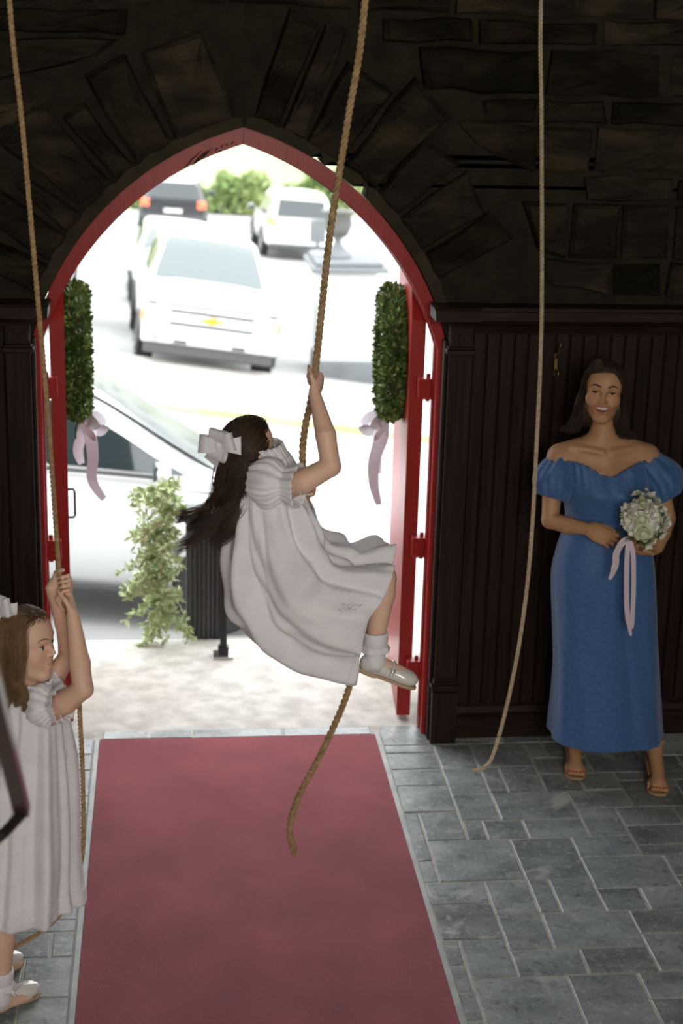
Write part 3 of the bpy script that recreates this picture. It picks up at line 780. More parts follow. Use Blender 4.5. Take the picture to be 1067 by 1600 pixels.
def ribbon_strip(pts, w, up=(0, 1, 0), th=.0012, n=40):
    P = catmull(pts, n); mb = MB(); rings = []
    W_ = w if callable(w) else (lambda t: w)
    for i in range(n):
        t = P[min(i + 1, n - 1)] - P[max(i - 1, 0)]; t = Vector(t).normalized(); a = Vector(up); a = (a - t * a.dot(t)).normalized(); b = t.cross(a); q = Vector(P[i]); ww = W_(i / (n - 1)) / 2
        rings.append([q + a * ww + b * th, q + a * ww - b * th, q - a * ww - b * th, q - a * ww + b * th])
    mb.loft(rings); return mb

# ---- boxwood wreaths hung on the inner faces of the two doors
def wreath(sgn, P, root_loc, label, seed):
    rg = random.Random(seed)
    R0, r0 = 0.250, 0.042
    c = Vector(root_loc) + Vector(P(0.43, 0.031 + 0.056, 1.60))
    a = Vector(P(1, 0, 0)).normalized(); n = (Vector(P(0, 1, 0))).normalized()
    w = empty('boxwood_wreath', c); tag(w, label, 'wreath', 'boxwood wreaths on the door leaves')
    ring = [(a * math.cos(t) + Vector((0, 0, 1)) * math.sin(t)) * R0 for t in np.linspace(0, 2 * math.pi, 41)]
    MB().tube(ring, r0 * .8, 10, caps=False, up=n).build('core', M['box_core'], w)
    for nm, mt, cnt, sc in (('leaves', 'box_leaf', 4200, .028), ('leaf_tips', 'box_leaf2', 1300, .027)):
        pts, ns = [], []
        for _ in range(cnt):
            t = rg.uniform(0, 2 * math.pi); ph = rg.uniform(0, 2 * math.pi); rr = r0 * rg.uniform(.72, 1.06) * (1.22 if abs(math.cos(ph)) > .5 else 1.08)
            e = a * math.cos(t) + Vector((0, 0, 1)) * math.sin(t); o = e * math.cos(ph) + n * math.sin(ph)
            pts.append(e * R0 + o * rr); ns.append(o * .8 + e * .2 + Vector((0, 0, .25)))
        vs, fs = leaf_cloud(pts, ns, sc, rg, .62, .55)
        tag(MB().add(vs, fs).build(nm, M[mt], w, fix=False), kind='stuff')
    # lilac bow tied on the lower rim
    rb = empty('ribbon_bow', c + n * .03 + Vector((0, 0, -.30)) - a * .1)
    tag(rb, 'lilac satin ribbon bow tied under the wreath ' + ('near the pull handle' if sgn < 0 else 'beside the swinging girl'), 'ribbon', 'ribbon bows under the wreaths')
    z = Vector((0, 0, 1)); O = Vector((0, 0, 0))
    tails = ([[O, n * .02 - z * .06, n * .03 - z * .16, n * .025 - z * .27, n * .075 - z * .36], [O, -n * .02 - z * .07 + a * .02, -n * .035 - z * .14 + a * .03, -n * .02 - z * .20 + a * .03]] if sgn < 0 else
             [[O, n * .012 - z * .09, n * .035 - z * .20, n * .03 - z * .30, n * .005 - z * .39], [O, n * .0 - z * .08 + a * .03, n * .02 - z * .17 + a * .05, n * .01 - z * .25 + a * .03]])
    for k, tl in enumerate(tails):
        ribbon_strip([tuple(q) for q in tl], lambda t: .062 * (1 - .55 * t ** 3), up=tuple((n * .9 + a * .5).normalized())).build('ribbon_tail', M['ribbon'], rb, smooth=True, auto=35)
    for s2 in (1, -1):
        lp = [O, n * .05 * (1 if s2 > 0 else .6) + a * s2 * .05 + z * .015, n * .085 * (1 if s2 > 0 else .5) + a * s2 * .07 - z * .03, n * .06 * (1 if s2 > 0 else .6) + a * s2 * .04 - z * .05, O - z * .01]
        ribbon_strip([tuple(q) for q in lp], .05, up=tuple((z * .7 + a * .3).normalized())).build('bow_loop', M['ribbon'], rb, smooth=True, auto=35)
    MB().ball(O, (.018, .018, .02), 10, 7).build('knot', M['ribbon'], rb, smooth=True)
    if sgn < 0:
        MB().tube([O - n * .03 + z * .03, O - n * .045 - z * .03, O - n * .045 - z * .075], .003, 6).build('stem', M['box_core'], w).location = rb.location - w.location
wreath(1, PR_, door_r.location, 'green boxwood wreath hung on the door leaf beside the swinging girl', 5)
wreath(-1, PL_, door_l.location, 'green boxwood wreath hung on the door leaf with the pull handle', 6)

# ---- porch handrail post, ribbed charcoal column with fern garland
hp = empty('handrail_post', (-.033, 1.0, 0)); tag(hp, 'slim black iron handrail post bolted to the porch', 'post')
MB().box(-.017, .017, -.017, .017, 0.0, .70, bev=.003).build('post_shaft', M['iron'], hp)
MB().box(-.026, .026, -.026, .026, 0.0, .05, bev=.004).build('post_shoe', M['iron'], hp)
MB().box(-.05, .05, -.05, .05, -.005, .008, bev=.002).build('base_plate', M['chrome'], hp)
MB().tube([(0, -.01, .69), (0, .5, .52), (0, 1.25, .10)], .02, 8).build('handrail', M['iron'], hp)
pc = empty('ribbed_column', (-.115, 1.33, -.17)); tag(pc, 'charcoal ribbed square planter column behind the porch handrail', 'planter')
MB().box(-.085, .085, -.085, .085, 0, .80).build('column_core', M['post'], pc)
for k in range(8):
    x = -.08 + .0229 * k
    for yy in (-.09, .09): MB().box(x - .008, x + .008, yy - .008, yy + .008, 0.0, .80, bev=.003).build('rib', M['post'], pc)
    for xx in (-.09, .09): MB().box(xx - .008, xx + .008, x - .008, x + .008, 0.0, .80, bev=.003).build('rib', M['post'], pc)
MB().box(-.11, .11, -.11, .11, .79, .83, bev=.008).build('column_cap', M['post'], pc)
fg = empty('fern_garland', (-.265, 1.20, .35)); tag(fg, 'pale green fern garland hanging beside the ribbed column', 'garland')
rf = random.Random(21); vs_all = []; fs_all = []; stems = MB()
for k in range(64):
    s = Vector((rf.uniform(-.05, .035), rf.uniform(-.06, .06), rf.uniform(-.24, .52)))
    side = rf.gauss(-.9, .55)
    d = Vector((side, rf.uniform(-.7, .35), rf.uniform(-.55, .65))).normalized(); L = rf.uniform(.12, .25)
    pth = [s + d * L * t + Vector((0, 0, -.10 * t * t)) for t in np.linspace(0, 1, 8)]
    stems.tube(pth, [.0025 * (1 - .7 * i / 7) for i in range(8)], 4)
    pts, ns = [], []
    for i in range(46):
        t = rf.uniform(.08, 1); q = s + d * L * t + Vector((0, 0, -.10 * t * t)); pts.append(q)
        ns.append(d * .5 + Vector((rf.gauss(0, 1), rf.gauss(0, 1), rf.gauss(0, .7))))
    v, f = leaf_cloud(pts, ns, .042, rf, .42, .5); b = len(vs_all); vs_all += v; fs_all += [tuple(b + i for i in q) for q in f]
stems.build('stems', M['fern'], fg)
tag(MB().add(vs_all, fs_all).build('fronds', M['fern'], fg, fix=False), kind='stuff')

# ---- white masonry pier with coping and urn across the street
pr = empty('stone_pier', (2.52, 18.6, gz(2.5, 18.6))); tag(pr, 'white masonry pier with dark base and grey coping across the street', 'pier')
MB().box(-.47, .47, -.4, .9, -.1, .30, bev=.02).build('pier_base', M['slatecap'], pr)
MB().box(-.44, .44, -.37, .87, .30, 1.72, bev=.02).build('pier_shaft', M['wallwhite'], pr)
MB().box(-.60, .60, -.52, 1.02, 1.72, 1.80, bev=.02).box(-.52, .52, -.45, .95, 1.80, 1.88, bev=.02).build('coping', M['slatecap'], pr)
MB().box(.43, .455, .1, .4, .80, 1.30, bev=.01).build('plaque', M['slatecap'], pr)
ur = empty('garden_urn', (2.38, 18.7, gz(2.5, 18.6) + 1.88)); tag(ur, 'weathered dark garden urn standing on the white pier', 'urn')
MB().lathe([(.22, 0), (.20, .05), (.06, .22), (.05, .28), (.14, .34)], n=20).build('urn_foot', M['slatecap'], ur, smooth=True)
MB().lathe([(.05, .28), (.16, .36), (.22, .5), (.20, .66), (.26, .70), (.27, .73), (.2, .72), (.15, .6)], n=20).build('urn_bowl', M['bronze'], ur, smooth=True)

# ---- green bank, bushes and a pale house beyond
vs = []; fs = []
xs = np.linspace(-40, 40, 41); ys_ = np.linspace(47, 110, 24)
for y in ys_:
    for x in xs:
        vs.append((x, y, gz(0, y) - .3 + max(0, (y - 48)) * .19 * (1 - .25 * max(0, min(1, (x - 4) / 12))) + .35 * math.sin(x * .4) * math.sin(y * .23)))
for j in range(len(ys_) - 1):
    for i in range(len(xs) - 1): a = j * 41 + i; fs.append((a, a + 1, a + 42, a + 41))
structure(MB().add(vs, fs).build('grass_bank', M['grass'], smooth=True), 'pale green grassy bank rising beyond the street', 'grass')
rb_ = random.Random(9)
bush_spots = [(-6.0, 48.2, 1.0), (-3.2, 49, .95), (-.6, 49.5, .95), (2.2, 49.2, 1.15), (5.4, 51, 1.3), (9.0, 52, 1.2)]
bush_lab = ['light green bush left of the black car', 'green bush just behind the black car', 'round green bush rising over the roof of the black car', 'bright green bush between the black car and the white suv', 'tall green bush behind the white suv', 'green bush on the bank beyond the white suv']
for (x, y, s), lb in zip(bush_spots, bush_lab):
    o = empty('bush', (x, y, gz(0, y))); tag(o, lb, 'bush', 'bushes along the bank')
    pts, ns = [], []
    for _ in range(1500):
        d = Vector((rb_.gauss(0, 1), rb_.gauss(0, 1), abs(rb_.gauss(0, 1)))).normalized(); r = s * rb_.uniform(.6, 1) * (1 + .18 * math.sin(d.x * 7 + d.z * 5))
        pts.append(Vector((d.x * r, d.y * r * .8, d.z * r * .9 + .1))); ns.append(d)
    v, f = leaf_cloud(pts, ns, .30, rb_, .6, .8)
    tag(MB().add(v, f).build('foliage', M['bush'], o, fix=False), kind='stuff')
    tk = MB()
    for k in range(5):
        a = k * 1.26; tk.tube([(0, 0, -.3), (.2 * math.cos(a) * s, .2 * math.sin(a) * s, .5 * s), (.45 * math.cos(a) * s, .4 * math.sin(a) * s, .8 * s)], [.07, .05, .02], 6)
    tk.build('branches', M['bronze'], o)
hs = empty('pale_house', (9.5, 66, -2.0)); tag(hs, 'pale white house at the top of the bank, right of the bushes', 'house')
MB().box(-5.5, 6, 0, 7, -2, 7.2).build('house_wall', M['wallwhite'], hs)
MB().prism([(-6, 7.2), (6.5, 7.2), (5.4, 9.6), (-4.9, 9.6)], -.5, 7.5, 'y').build('house_roof', M['slatecap'], hs)
for wx in (-4.2, -1.6, 1.0, 3.6):
    for wz in (1.8, 4.6):
        f = MB().box(wx - .55, wx + .55, -.06, .02, wz, wz + 1.5).build('house_window', M['wallwhite'], hs)
        MB().box(wx - .45, wx + .45, -.08, -.05, wz + .1, wz + 1.4).build('pane', M['glass'], f)
# slim signpost beside the pier
sp = empty('signpost', (2.75, 26, gz(2.75, 26))); tag(sp, 'slim grey signpost standing between the white suv and the pier', 'signpost')
MB().cyl((0, 0, 0), (0, 0, 1.9), .04, n=10).build('pole', M['slatecap'], sp)
MB().box(-.16, .16, -.03, -.01, 1.45, 1.9, bev=.01).build('sign_panel', M['slatecap'], sp)

# ================================================================ PEOPLE: smooth solids, hands, heads, hair, cloth
V3 = lambda *a: np.array(a, dtype=np.float64)
def unit(v): v = np.asarray(v, float); return v / max(np.linalg.norm(v), 1e-9)

class Sdf:
    """signed distance grid: limbs are blended into one continuous skin"""
    def __init__(s, lo, hi, h):
        s.lo = np.array(lo, float); s.h = h
        s.n = np.ceil((np.array(hi) - s.lo) / h).astype(int) + 1
        s.D = np.full(s.n, 1.0, np.float32)
    def _box(s, a, b, m):
        i0 = np.clip(np.floor((a - m - s.lo) / s.h).astype(int), 0, s.n - 1); i1 = np.clip(np.ceil((b + m - s.lo) / s.h).astype(int) + 1, 1, s.n)
        sl = tuple(slice(p, q) for p, q in zip(i0, i1))
        ax = [(s.lo[k] + s.h * np.arange(i0[k], i1[k])).astype(np.float32) for k in range(3)]
        return sl, ax[0][:, None, None], ax[1][None, :, None], ax[2][None, None, :]
    def _mix(s, sl, d, k, sub=False):
        D = s.D[sl]
        if sub:
            hh = np.clip(.5 - .5 * (D + d) / k, 0, 1); s.D[sl] = D * (1 - hh) + (-d) * hh + k * hh * (1 - hh)
        else:
            hh = np.clip(.5 + .5 * (D - d) / k, 0, 1); s.D[sl] = D * (1 - hh) + d * hh - k * hh * (1 - hh)
    def cap(s, a, b, ra, rb=None, k=.012):
        a = np.asarray(a, float); b = np.asarray(b, float); rb = ra if rb is None else rb; m = max(ra, rb) + k + 3 * s.h
        sl, X, Y, Z = s._box(np.minimum(a, b), np.maximum(a, b), m); d = b - a; L2 = max(float(d @ d), 1e-9)
        t = np.clip(((X - a[0]) * d[0] + (Y - a[1]) * d[1] + (Z - a[2]) * d[2]) / L2, 0, 1)
        q = np.sqrt((X - a[0] - t * d[0]) ** 2 + (Y - a[1] - t * d[1]) ** 2 + (Z - a[2] - t * d[2]) ** 2) - (ra + (rb - ra) * t)
        s._mix(sl, q, k); return s
    def chain(s, pts, rs, k=.012):
        for i in range(len(pts) - 1): s.cap(pts[i], pts[i + 1], rs[i], rs[i + 1], k)
        return s
    def ell(s, c, r, B=None, k=.012, sub=False):
        c = np.asarray(c, float); r = np.asarray(r, float) * np.ones(3); B = np.eye(3) if B is None else B; m = r.max() + k + 3 * s.h
        sl, X, Y, Z = s._box(c, c, m); X, Y, Z = X - c[0], Y - c[1], Z - c[2]
        l = [X * B[0, i] + Y * B[1, i] + Z * B[2, i] for i in range(3)]
        k0 = np.sqrt(sum((l[i] / r[i]) ** 2 for i in range(3))); k1 = np.sqrt(sum((l[i] / r[i] ** 2) ** 2 for i in range(3)))
        s._mix(sl, (k0 * (k0 - 1) / np.maximum(k1, 1e-6)).astype(np.float32), k, sub); return s
    def hit(s, o, d, L=.2):
        """first surface point on a ray from outside"""
        t = np.linspace(0, L, 400); P = np.asarray(o)[None] + t[:, None] * unit(d)[None]; g = (P - s.lo) / s.h
        i = np.floor(g).astype(int); i = np.clip(i, 0, s.n - 2); u = g - i; val = 0
        for a in (0, 1):
            for b in (0, 1):
                for c in (0, 1):
                    val = val + s.D[i[:, 0] + a, i[:, 1] + b, i[:, 2] + c] * np.where(a, u[:, 0], 1 - u[:, 0]) * np.where(b, u[:, 1], 1 - u[:, 1]) * np.where(c, u[:, 2], 1 - u[:, 2])
        k = np.argmax(val < 0); return P[k] if (val < 0).any() else P[-1]
    def mesh(s, smooth=1):
        """naive surface nets"""
        D = s.D; ins = D < 0; n = D.shape
        c = [slice(0, -1), slice(1, None)]
        cnt = np.zeros(tuple(k - 1 for k in n), np.int8)
        for i in (0, 1):
            for j in (0, 1):
                for k in (0, 1): cnt += ins[c[i], c[j], c[k]]
        act = np.argwhere((cnt > 0) & (cnt < 8)); m = len(act)
        idx = np.full(cnt.shape, -1, np.int32); idx[tuple(act.T)] = np.arange(m)
        acc = np.zeros((m, 3)); w = np.zeros(m)
        cor = [(i, j, k) for i in (0, 1) for j in (0, 1) for k in (0, 1)]
        val = {q: D[act[:, 0] + q[0], act[:, 1] + q[1], act[:, 2] + q[2]].astype(float) for q in cor}
        for a in cor:
            for ax in range(3):
                if a[ax]: continue
                b = list(a); b[ax] = 1; b = tuple(b); va, vb = val[a], val[b]; cr = (va < 0) != (vb < 0)
                t = np.where(cr, va / np.where(cr, va - vb, 1), 0); pt = np.tile(np.array(a, float), (m, 1)); pt[:, ax] += t
                acc[cr] += pt[cr]; w[cr] += 1
        V = s.lo + s.h * (act + acc / w[:, None]); F = []
        for ax in range(3):
            sa = [slice(None)] * 3; sb = [slice(None)] * 3; sa[ax] = slice(0, -1); sb[ax] = slice(1, None)
            A, Bm = ins[tuple(sa)], ins[tuple(sb)]; e = np.argwhere(A != Bm); o1, o2 = (ax + 1) % 3, (ax + 2) % 3
            e = e[(e[:, o1] > 0) & (e[:, o2] > 0) & (e[:, o1] < n[o1] - 1) & (e[:, o2] < n[o2] - 1)]
            flip = A[tuple(e.T)]; q = []
            for d1, d2 in ((-1, -1), (0, -1), (0, 0), (-1, 0)):
                g = e.copy(); g[:, o1] += d1; g[:, o2] += d2; q.append(idx[tuple(g.T)])
            q = np.stack(q, 1); q[~flip] = q[~flip][:, ::-1]; F.append(q)
        F = np.concatenate(F); F = F[(F >= 0).all(1)]
        for _ in range(smooth):
            S_ = np.zeros_like(V); C_ = np.zeros(len(V))
            for a, b in ((0, 1), (1, 2), (2, 3), (3, 0)):
                np.add.at(S_, F[:, a], V[F[:, b]]); np.add.at(S_, F[:, b], V[F[:, a]]); np.add.at(C_, F[:, a], 1); np.add.at(C_, F[:, b], 1)
            V = V * .4 + .6 * S_ / np.maximum(C_, 1)[:, None]
        return V, F

class Multi:
    """several grids of different fineness fed with the same solids; meshes are joined into one"""
    def __init__(s, *g): s.g = g
    def cap(s, *a, **k): [q.cap(*a, **k) for q in s.g]; return s
    def chain(s, *a, **k): [q.chain(*a, **k) for q in s.g]; return s
    def ell(s, *a, **k): [q.ell(*a, **k) for q in s.g]; return s
    def mesh(s, smooth=1):
        Vs, Fs, b = [], [], 0
        for q in s.g:
            v, f = q.mesh(smooth); Vs.append(v); Fs.append(f + b); b += len(v)
        return np.concatenate(Vs), np.concatenate(Fs)
    def hit(s, o, d, L): return s.g[0].hit(o, d, L)

def np_mesh(name, V, F, mats, parent=None, smooth=True, col=None, loc=None):
    me = bpy.data.meshes.new(name); V = np.asarray(V, np.float32)
    if loc is not None: V = V - np.asarray(loc, np.float32)
    F = np.asarray(F, np.int32); k = F.shape[1]
    me.vertices.add(len(V)); me.vertices.foreach_set('co', V.ravel())
    me.loops.add(F.size); me.loops.foreach_set('vertex_index', F.ravel())
    me.polygons.add(len(F)); me.polygons.foreach_set('loop_start', np.arange(0, F.size, k, dtype=np.int32))
    try: me.polygons.foreach_set('loop_total', np.full(len(F), k, np.int32))
    except Exception: pass
    me.update(calc_edges=True); me.validate()
    if col is not None:
        at = me.color_attributes.new('Col', 'FLOAT_COLOR', 'POINT'); c4 = np.ones((len(V), 4), np.float32); c4[:, :3] = col; at.data.foreach_set('color', c4.ravel())
    return link(name, me, parent, mats, smooth)

def attr_material(name, rough=.5, spec=.4, sub=0.0, coat=0.0, sheen=0.0, noise=0.0, nscale=30, bump=0.0, bscale=80, aniso=0.0):
    mt, N, L, B = nt_clear(name); a = N.new('ShaderNodeAttribute'); a.attribute_name = 'Col'
    B.inputs['Roughness'].default_value = rough; B.inputs['Specular IOR Level'].default_value = spec
    B.inputs['Coat Weight'].default_value = coat; B.inputs['Sheen Weight'].default_value = sheen
    if sub: B.inputs['Subsurface Weight'].default_value = sub; B.inputs['Subsurface Radius'].default_value = (.010, .004, .002); B.inputs['Subsurface Scale'].default_value = 1.0
    L.new(a.outputs['Color'], B.inputs['Base Color'])
    if bump:
        tc = N.new('ShaderNodeTexCoord'); nb = N.new('ShaderNodeTexNoise'); nb.inputs['Scale'].default_value = bscale; L.new(tc.outputs['Object'], nb.inputs['Vector'])
        bp = N.new('ShaderNodeBump'); bp.inputs['Strength'].default_value = bump; bp.inputs['Distance'].default_value = .002; L.new(nb.outputs['Fac'], bp.inputs['Height']); L.new(bp.outputs[0], B.inputs['Normal'])
    return mt
M['skin'] = attr_material('skin', .48, .35, sub=.12)
M['hair'] = attr_material('hair', .45, .35)
M['eyewhite'] = material('eye_white', (.62, .58, .54), .15, spec=.6)
M['iris_b'] = material('brown_iris', (.03, .016, .008), .1, spec=.7)
M['iris_g'] = material('grey_blue_iris', (.06, .085, .095), .1, spec=.7)
M['black'] = material('pupil_black', (.004, .004, .004), .1)
M['brow'] = material('dark_brow', (.022, .011, .006), .8)
M['brow_l'] = material('light_brow', (.19, .11, .06), .8)
M['teeth'] = material('teeth', (.62, .58, .50), .2)
M['mouth'] = material('mouth_inside', (.05, .008, .008), .5)

def hand(S, w, f, n, s, sc=1.0, curls=((10, 15, 10),) * 4, thumb=((.6, .6, .2), (.9, .2, .3)), k=.005, spread=.04):
    """w wrist, f wrist->knuckles, n palm side, s thumb side; five separate fingers"""
    w = np.asarray(w, float); f = unit(f); n = unit(n - f * np.dot(n, f)); s = unit(s - f * np.dot(s, f) - n * np.dot(s, n))
    offs = (.027, .009, -.009, -.026); pal = (.086, .090, .086, .078)
    LEN = ((.040, .025, .021), (.044, .028, .022), (.041, .026, .021), (.032, .020, .018)); RAD = (.0088, .0090, .0085, .0075)
    tips = []
    for i in range(4):
        kn = w + sc * (f * pal[i] + s * offs[i])
        S.cap(w + sc * (s * offs[i] * .55 + f * .012), kn, .014 * sc, .0105 * sc, k * 2.2)
        a = 0.0; p = kn; r = RAD[i] * sc
        for j in range(3):
            a += math.radians(curls[i][j]); d = f * math.cos(a) + n * math.sin(a) + s * spread * (1.5 - i) * (1 if j == 0 else .4); d = unit(d)
            q = p + d * LEN[i][j] * sc; S.cap(p, q, r, r * .92, k * (1 if j else .8)); p = q; r *= .92
        tips.append((p, unit(d)))
    S.ell(w + sc * (f * .045), sc * np.array([.036, .05, .015]), np.stack([s, f, n], 1), k * 2)
    S.ell(w + sc * (f * .030 + s * .022 + n * .010), sc * np.array([.018, .030, .014]), np.stack([s, f, n], 1), k * 2)
    p = w + sc * (f * .022 + s * .028 + n * .008); r = .0115 * sc
    for (cf, cs, cn), L in zip(thumb, (.040, .030, .024)):
        d = unit(f * cf + s * cs + n * cn); q = p + d * L * sc; S.cap(p, q, r, r * .88, k); p = q; r *= .88
    tips.append((p, d))
    return tips

def nails(tips, n, sc, mat, root, base):
    for p, d in tips:
        mb = MB(); u = Vector(d); back = -Vector(n); back = (back - u * back.dot(u)); back.normalize(); sd = u.cross(back)
        B = Matrix((sd, u, back)).transposed()
        mb.ball(Vector(p) - Vector(base) + back * .0058 * sc - u * .001, (.0042 * sc, .0058 * sc, .0018 * sc), 8, 6, mat=B)
        mb.build('fingernail', mat, root, smooth=True)

def basis(fwd, up=(0, 0, 1), roll=0.0):
    y = unit(fwd); z = unit(np.asarray(up, float) - y * np.dot(up, y)); x = np.cross(y, z)
    c, s_ = math.cos(roll), math.sin(roll); x, z = x * c + z * s_, z * c - x * s_
    return np.stack([x, y, z], 1)

def head(S, C, B, H, child=False, smile=False):
    """cranium, brow, cheeks, nose, lips, chin and ears blended into the body"""
    P = lambda x, y, z: np.asarray(C) + H * (B @ V3(x, y, z))
    E = lambda c, r, k=.02, sub=False: S.ell(P(*c), H * np.array(r), B, k * H / .22, sub)
    Kp = lambda a, b, ra, rb, k=.012: S.cap(P(*a), P(*b), ra * H, rb * H, k * H / .22)
    E((0, -.05, .17), (.325, .40, .325)); E((0, .03, -.10), (.245, .285, .30), .03)
    E((0, .13, .15), (.265, .21, .24), .03)
    fat = 1.15 if child else 1.0
    for sg in (1, -1):
        E((sg * .150, .17, -.14), (.105 * fat, .125, .11 * fat), .022)
        Kp((sg * .185, -.02, -.25), (sg * .07, .16, -.43), .075, .075, .03)
        E((sg * .325, -.05, -.03), (.026, .072, .11), .006); E((sg * .345, -.035, -.01), (.014, .038, .06), .004, True)
    E((0, .205, -.445), (.095, .075, .065), .022)
    nz = .82 if child else 1.0; nl = -.125 if child else -.145
    Kp((0, .315, .035), (0, .325 + .085 * nz, nl + .01), .030, .040 * nz, .008)
    for sg in (1, -1):
        E((sg * .042 * nz, .345, nl - .005), (.030 * nz, .042, .028), .006)
        Kp((sg * .06, .300, .100), (sg * .21, .245, .090), .030, .024, .014)
        E((sg * .140, .350, .0), (.086 if child else .080, .080, .050 if child else .042), .010, True)
        E((sg * .140, .256, .0), (.076, .060, .062), .003)
        lid = .025 if smile else (.048 if child else .038)
        Kp((sg * .078, .295, lid - .018), (sg * .14, .318, lid), .011, .012, .003); Kp((sg * .14, .318, lid), (sg * .205, .275, lid - .016), .012, .010, .003)
        lo = -.030 if smile else (-.044 if child else -.036)
        Kp((sg * .078, .292, lo + .014), (sg * .14, .310, lo), .009, .009, .003); Kp((sg * .14, .310, lo), (sg * .20, .272, lo + .014), .009, .008, .003)
        E((sg * .020 * nz, .392, nl - .038), (.012, .02, .010), .003, True)
    mz = -.262 if child else -.272
    E((0, .255, mz), (.125, .085, .095), .02)
    if smile:
        mw = .142
        E((0, .345, mz + .004), (.122, .11, .046), .005, True)
        for sg in (1, -1):
            Kp((sg * mw, .238, mz + .042), (sg * .05, .325, mz + .050), .009, .014, .003); Kp((sg * .05, .325, mz + .050), (0, .335, mz + .045), .014, .013, .003)
            Kp((sg * mw, .238, mz + .040), (sg * .08, .298, mz - .030), .009, .015, .003); Kp((sg * .08, .298, mz - .030), (0, .318, mz - .056), .015, .017, .003)
            E((sg * .185, .19, -.12), (.085, .075, .08), .02)
    else:
        mw = .082 if child else .11
        for sg in (1, -1):
            Kp((sg * mw, .275, mz), (sg * .03, .332, mz + .018), .008, .017, .004); Kp((sg * .03, .332, mz + .018), (0, .332, mz + .012), .017, .015, .004)
            Kp((sg * mw, .275, mz - .004), (0, .328, mz - .028), .008, .022, .004)
            E((sg * (mw + .015), .285, mz), (.02, .02, .02), .01, True)

def face_colors(V, C, B, H, base, smile=False, blush=.25, lips=(.42, .10, .09), child=False):
    L = ((V - np.asarray(C)) @ B) / H; col = np.tile(np.asarray(base, float), (len(V), 1))
    hm = (np.abs(L) < .75).all(1)
    g = lambda c, r: np.exp(-(((L - np.array(c)) / np.array(r)) ** 2).sum(1)) * hm
    for sg in (1, -1):
        t = (blush * g((sg * .17, .27, -.14), (.11, .2, .10)))[:, None]; col = col * (1 - t) + np.array([base[0] * 1.0, base[1] * .62, base[2] * .58]) * t
    t = (.3 * g((0, .42, -.13), (.05, .08, .05)))[:, None]; col = col * (1 - t) + np.array([base[0], base[1] * .75, base[2] * .7]) * t
    x, y, z = L.T; mw = .148 if smile else (.085 if child else .11); mz = -.262 if child else -.272
    if smile:
        a = np.clip(1 - (np.abs(x) / mw), 0, 1)
        d1 = np.abs(z - (mz + .050)) / (.006 + .015 * a ** .5); d2 = np.abs(z - (mz - .056 + .096 * (np.abs(x) / mw) ** 2.0)) / (.006 + .018 * a ** .5); d = np.minimum(d1, d2)
    else:
        d = np.abs(z - (mz - .004 + .004 * (x / mw) ** 2)) / (.036 * np.sqrt(np.clip(1 - (x / mw) ** 2, 0.02, 1)))
    t = np.clip((1.25 - d) * 3, 0, .85) * (np.abs(x) < mw) * (y > .2) * hm; t = t[:, None]
    col = col * (1 - t) + np.array(lips) * t
    return np.clip(col, 0, 1)

def face_parts(root, S, C, B, H, iris, brow, smile=False, child=False, gaze=(0, 0)):
    base = Vector(root.location); Bm = Matrix(B.tolist())
    P = lambda x, y, z: Vector(np.asarray(C) + H * (B @ V3(x, y, z))) - base
    def on(x, z, up=.002):
        q = S.hit(np.asarray(C) + H * (B @ V3(x, .62, z)), -B[:, 1], H * .6); return Vector(q + B[:, 1] * up * H) - base
    for sg in (1, -1):
        r = (.072 if child else .060) * H; c = P(sg * .140, .250 if child else .256, .0)
        e = MB().ball(c, r, 18, 14).build('eyeball', M['eyewhite'], root, smooth=True)
        d = Vector(B @ unit(V3(gaze[0], 1, gaze[1])))
        ob = d.orthogonal().normalized(); q = Matrix((ob, d.cross(ob), d)).transposed()
        MB().ball(c + d * r * .76, (r * .50, r * .50, r * .32), 14, 8, mat=q).build('iris', iris, e, smooth=True)
        MB().ball(c + d * r * .93, (r * .24, r * .24, r * .18), 10, 6, mat=q).build('pupil', M['black'], e, smooth=True)
        lz = .016 if smile else (.040 if child else .029)
        xs = (.076, .10, .14, .18, .212); zs = (lz - .014, lz, lz + .004, lz - .002, lz - .016)
        w = .85 if child else 1.25
        MB().tube([P(sg * x, y, z) for x, y, z in zip(xs, (.294, .316, .329, .308, .272), zs)], [.003 * H * w, .007 * H * w, .009 * H * w, .009 * H * w, .004 * H * w], 6).build('eyelashes', M['black'] if not child else M['brow_l'], root, smooth=True)
        bz = .105 if not child else .112; k = .7 if child else 1.0
        br = [on(sg * x, z) for x, z in ((.055, bz - .012), (.095, bz + .012), (.145, bz + .026), (.195, bz + .018), (.235, bz - .010))]
        MB().tube(br, [.008 * H * k, .014 * H * k, .014 * H * k, .010 * H * k, .003 * H * k], 6, flat=1.0).build('eyebrow', brow, root, smooth=True)
    if smile:
        mz = -.272; rows = []
        MB().ball(P(0, .215, mz - .002), 1, 12, 8, mat=Bm @ Matrix.Diagonal((.115 * H, .075 * H, .055 * H))).build('mouth_cavity', M['mouth'], root, smooth=True)
        for zz in (.052, .015, -.014):
            rows.append([P(.128 * t, .312 - .072 * t * t + (.004 if zz == .015 else 0), mz + zz + .024 * t * t * (0 if zz == .052 else 1)) for t in np.linspace(-1, 1, 15)])
        MB().loft(rows, closed=False, caps=False).build('teeth', M['teeth'], root, smooth=True)

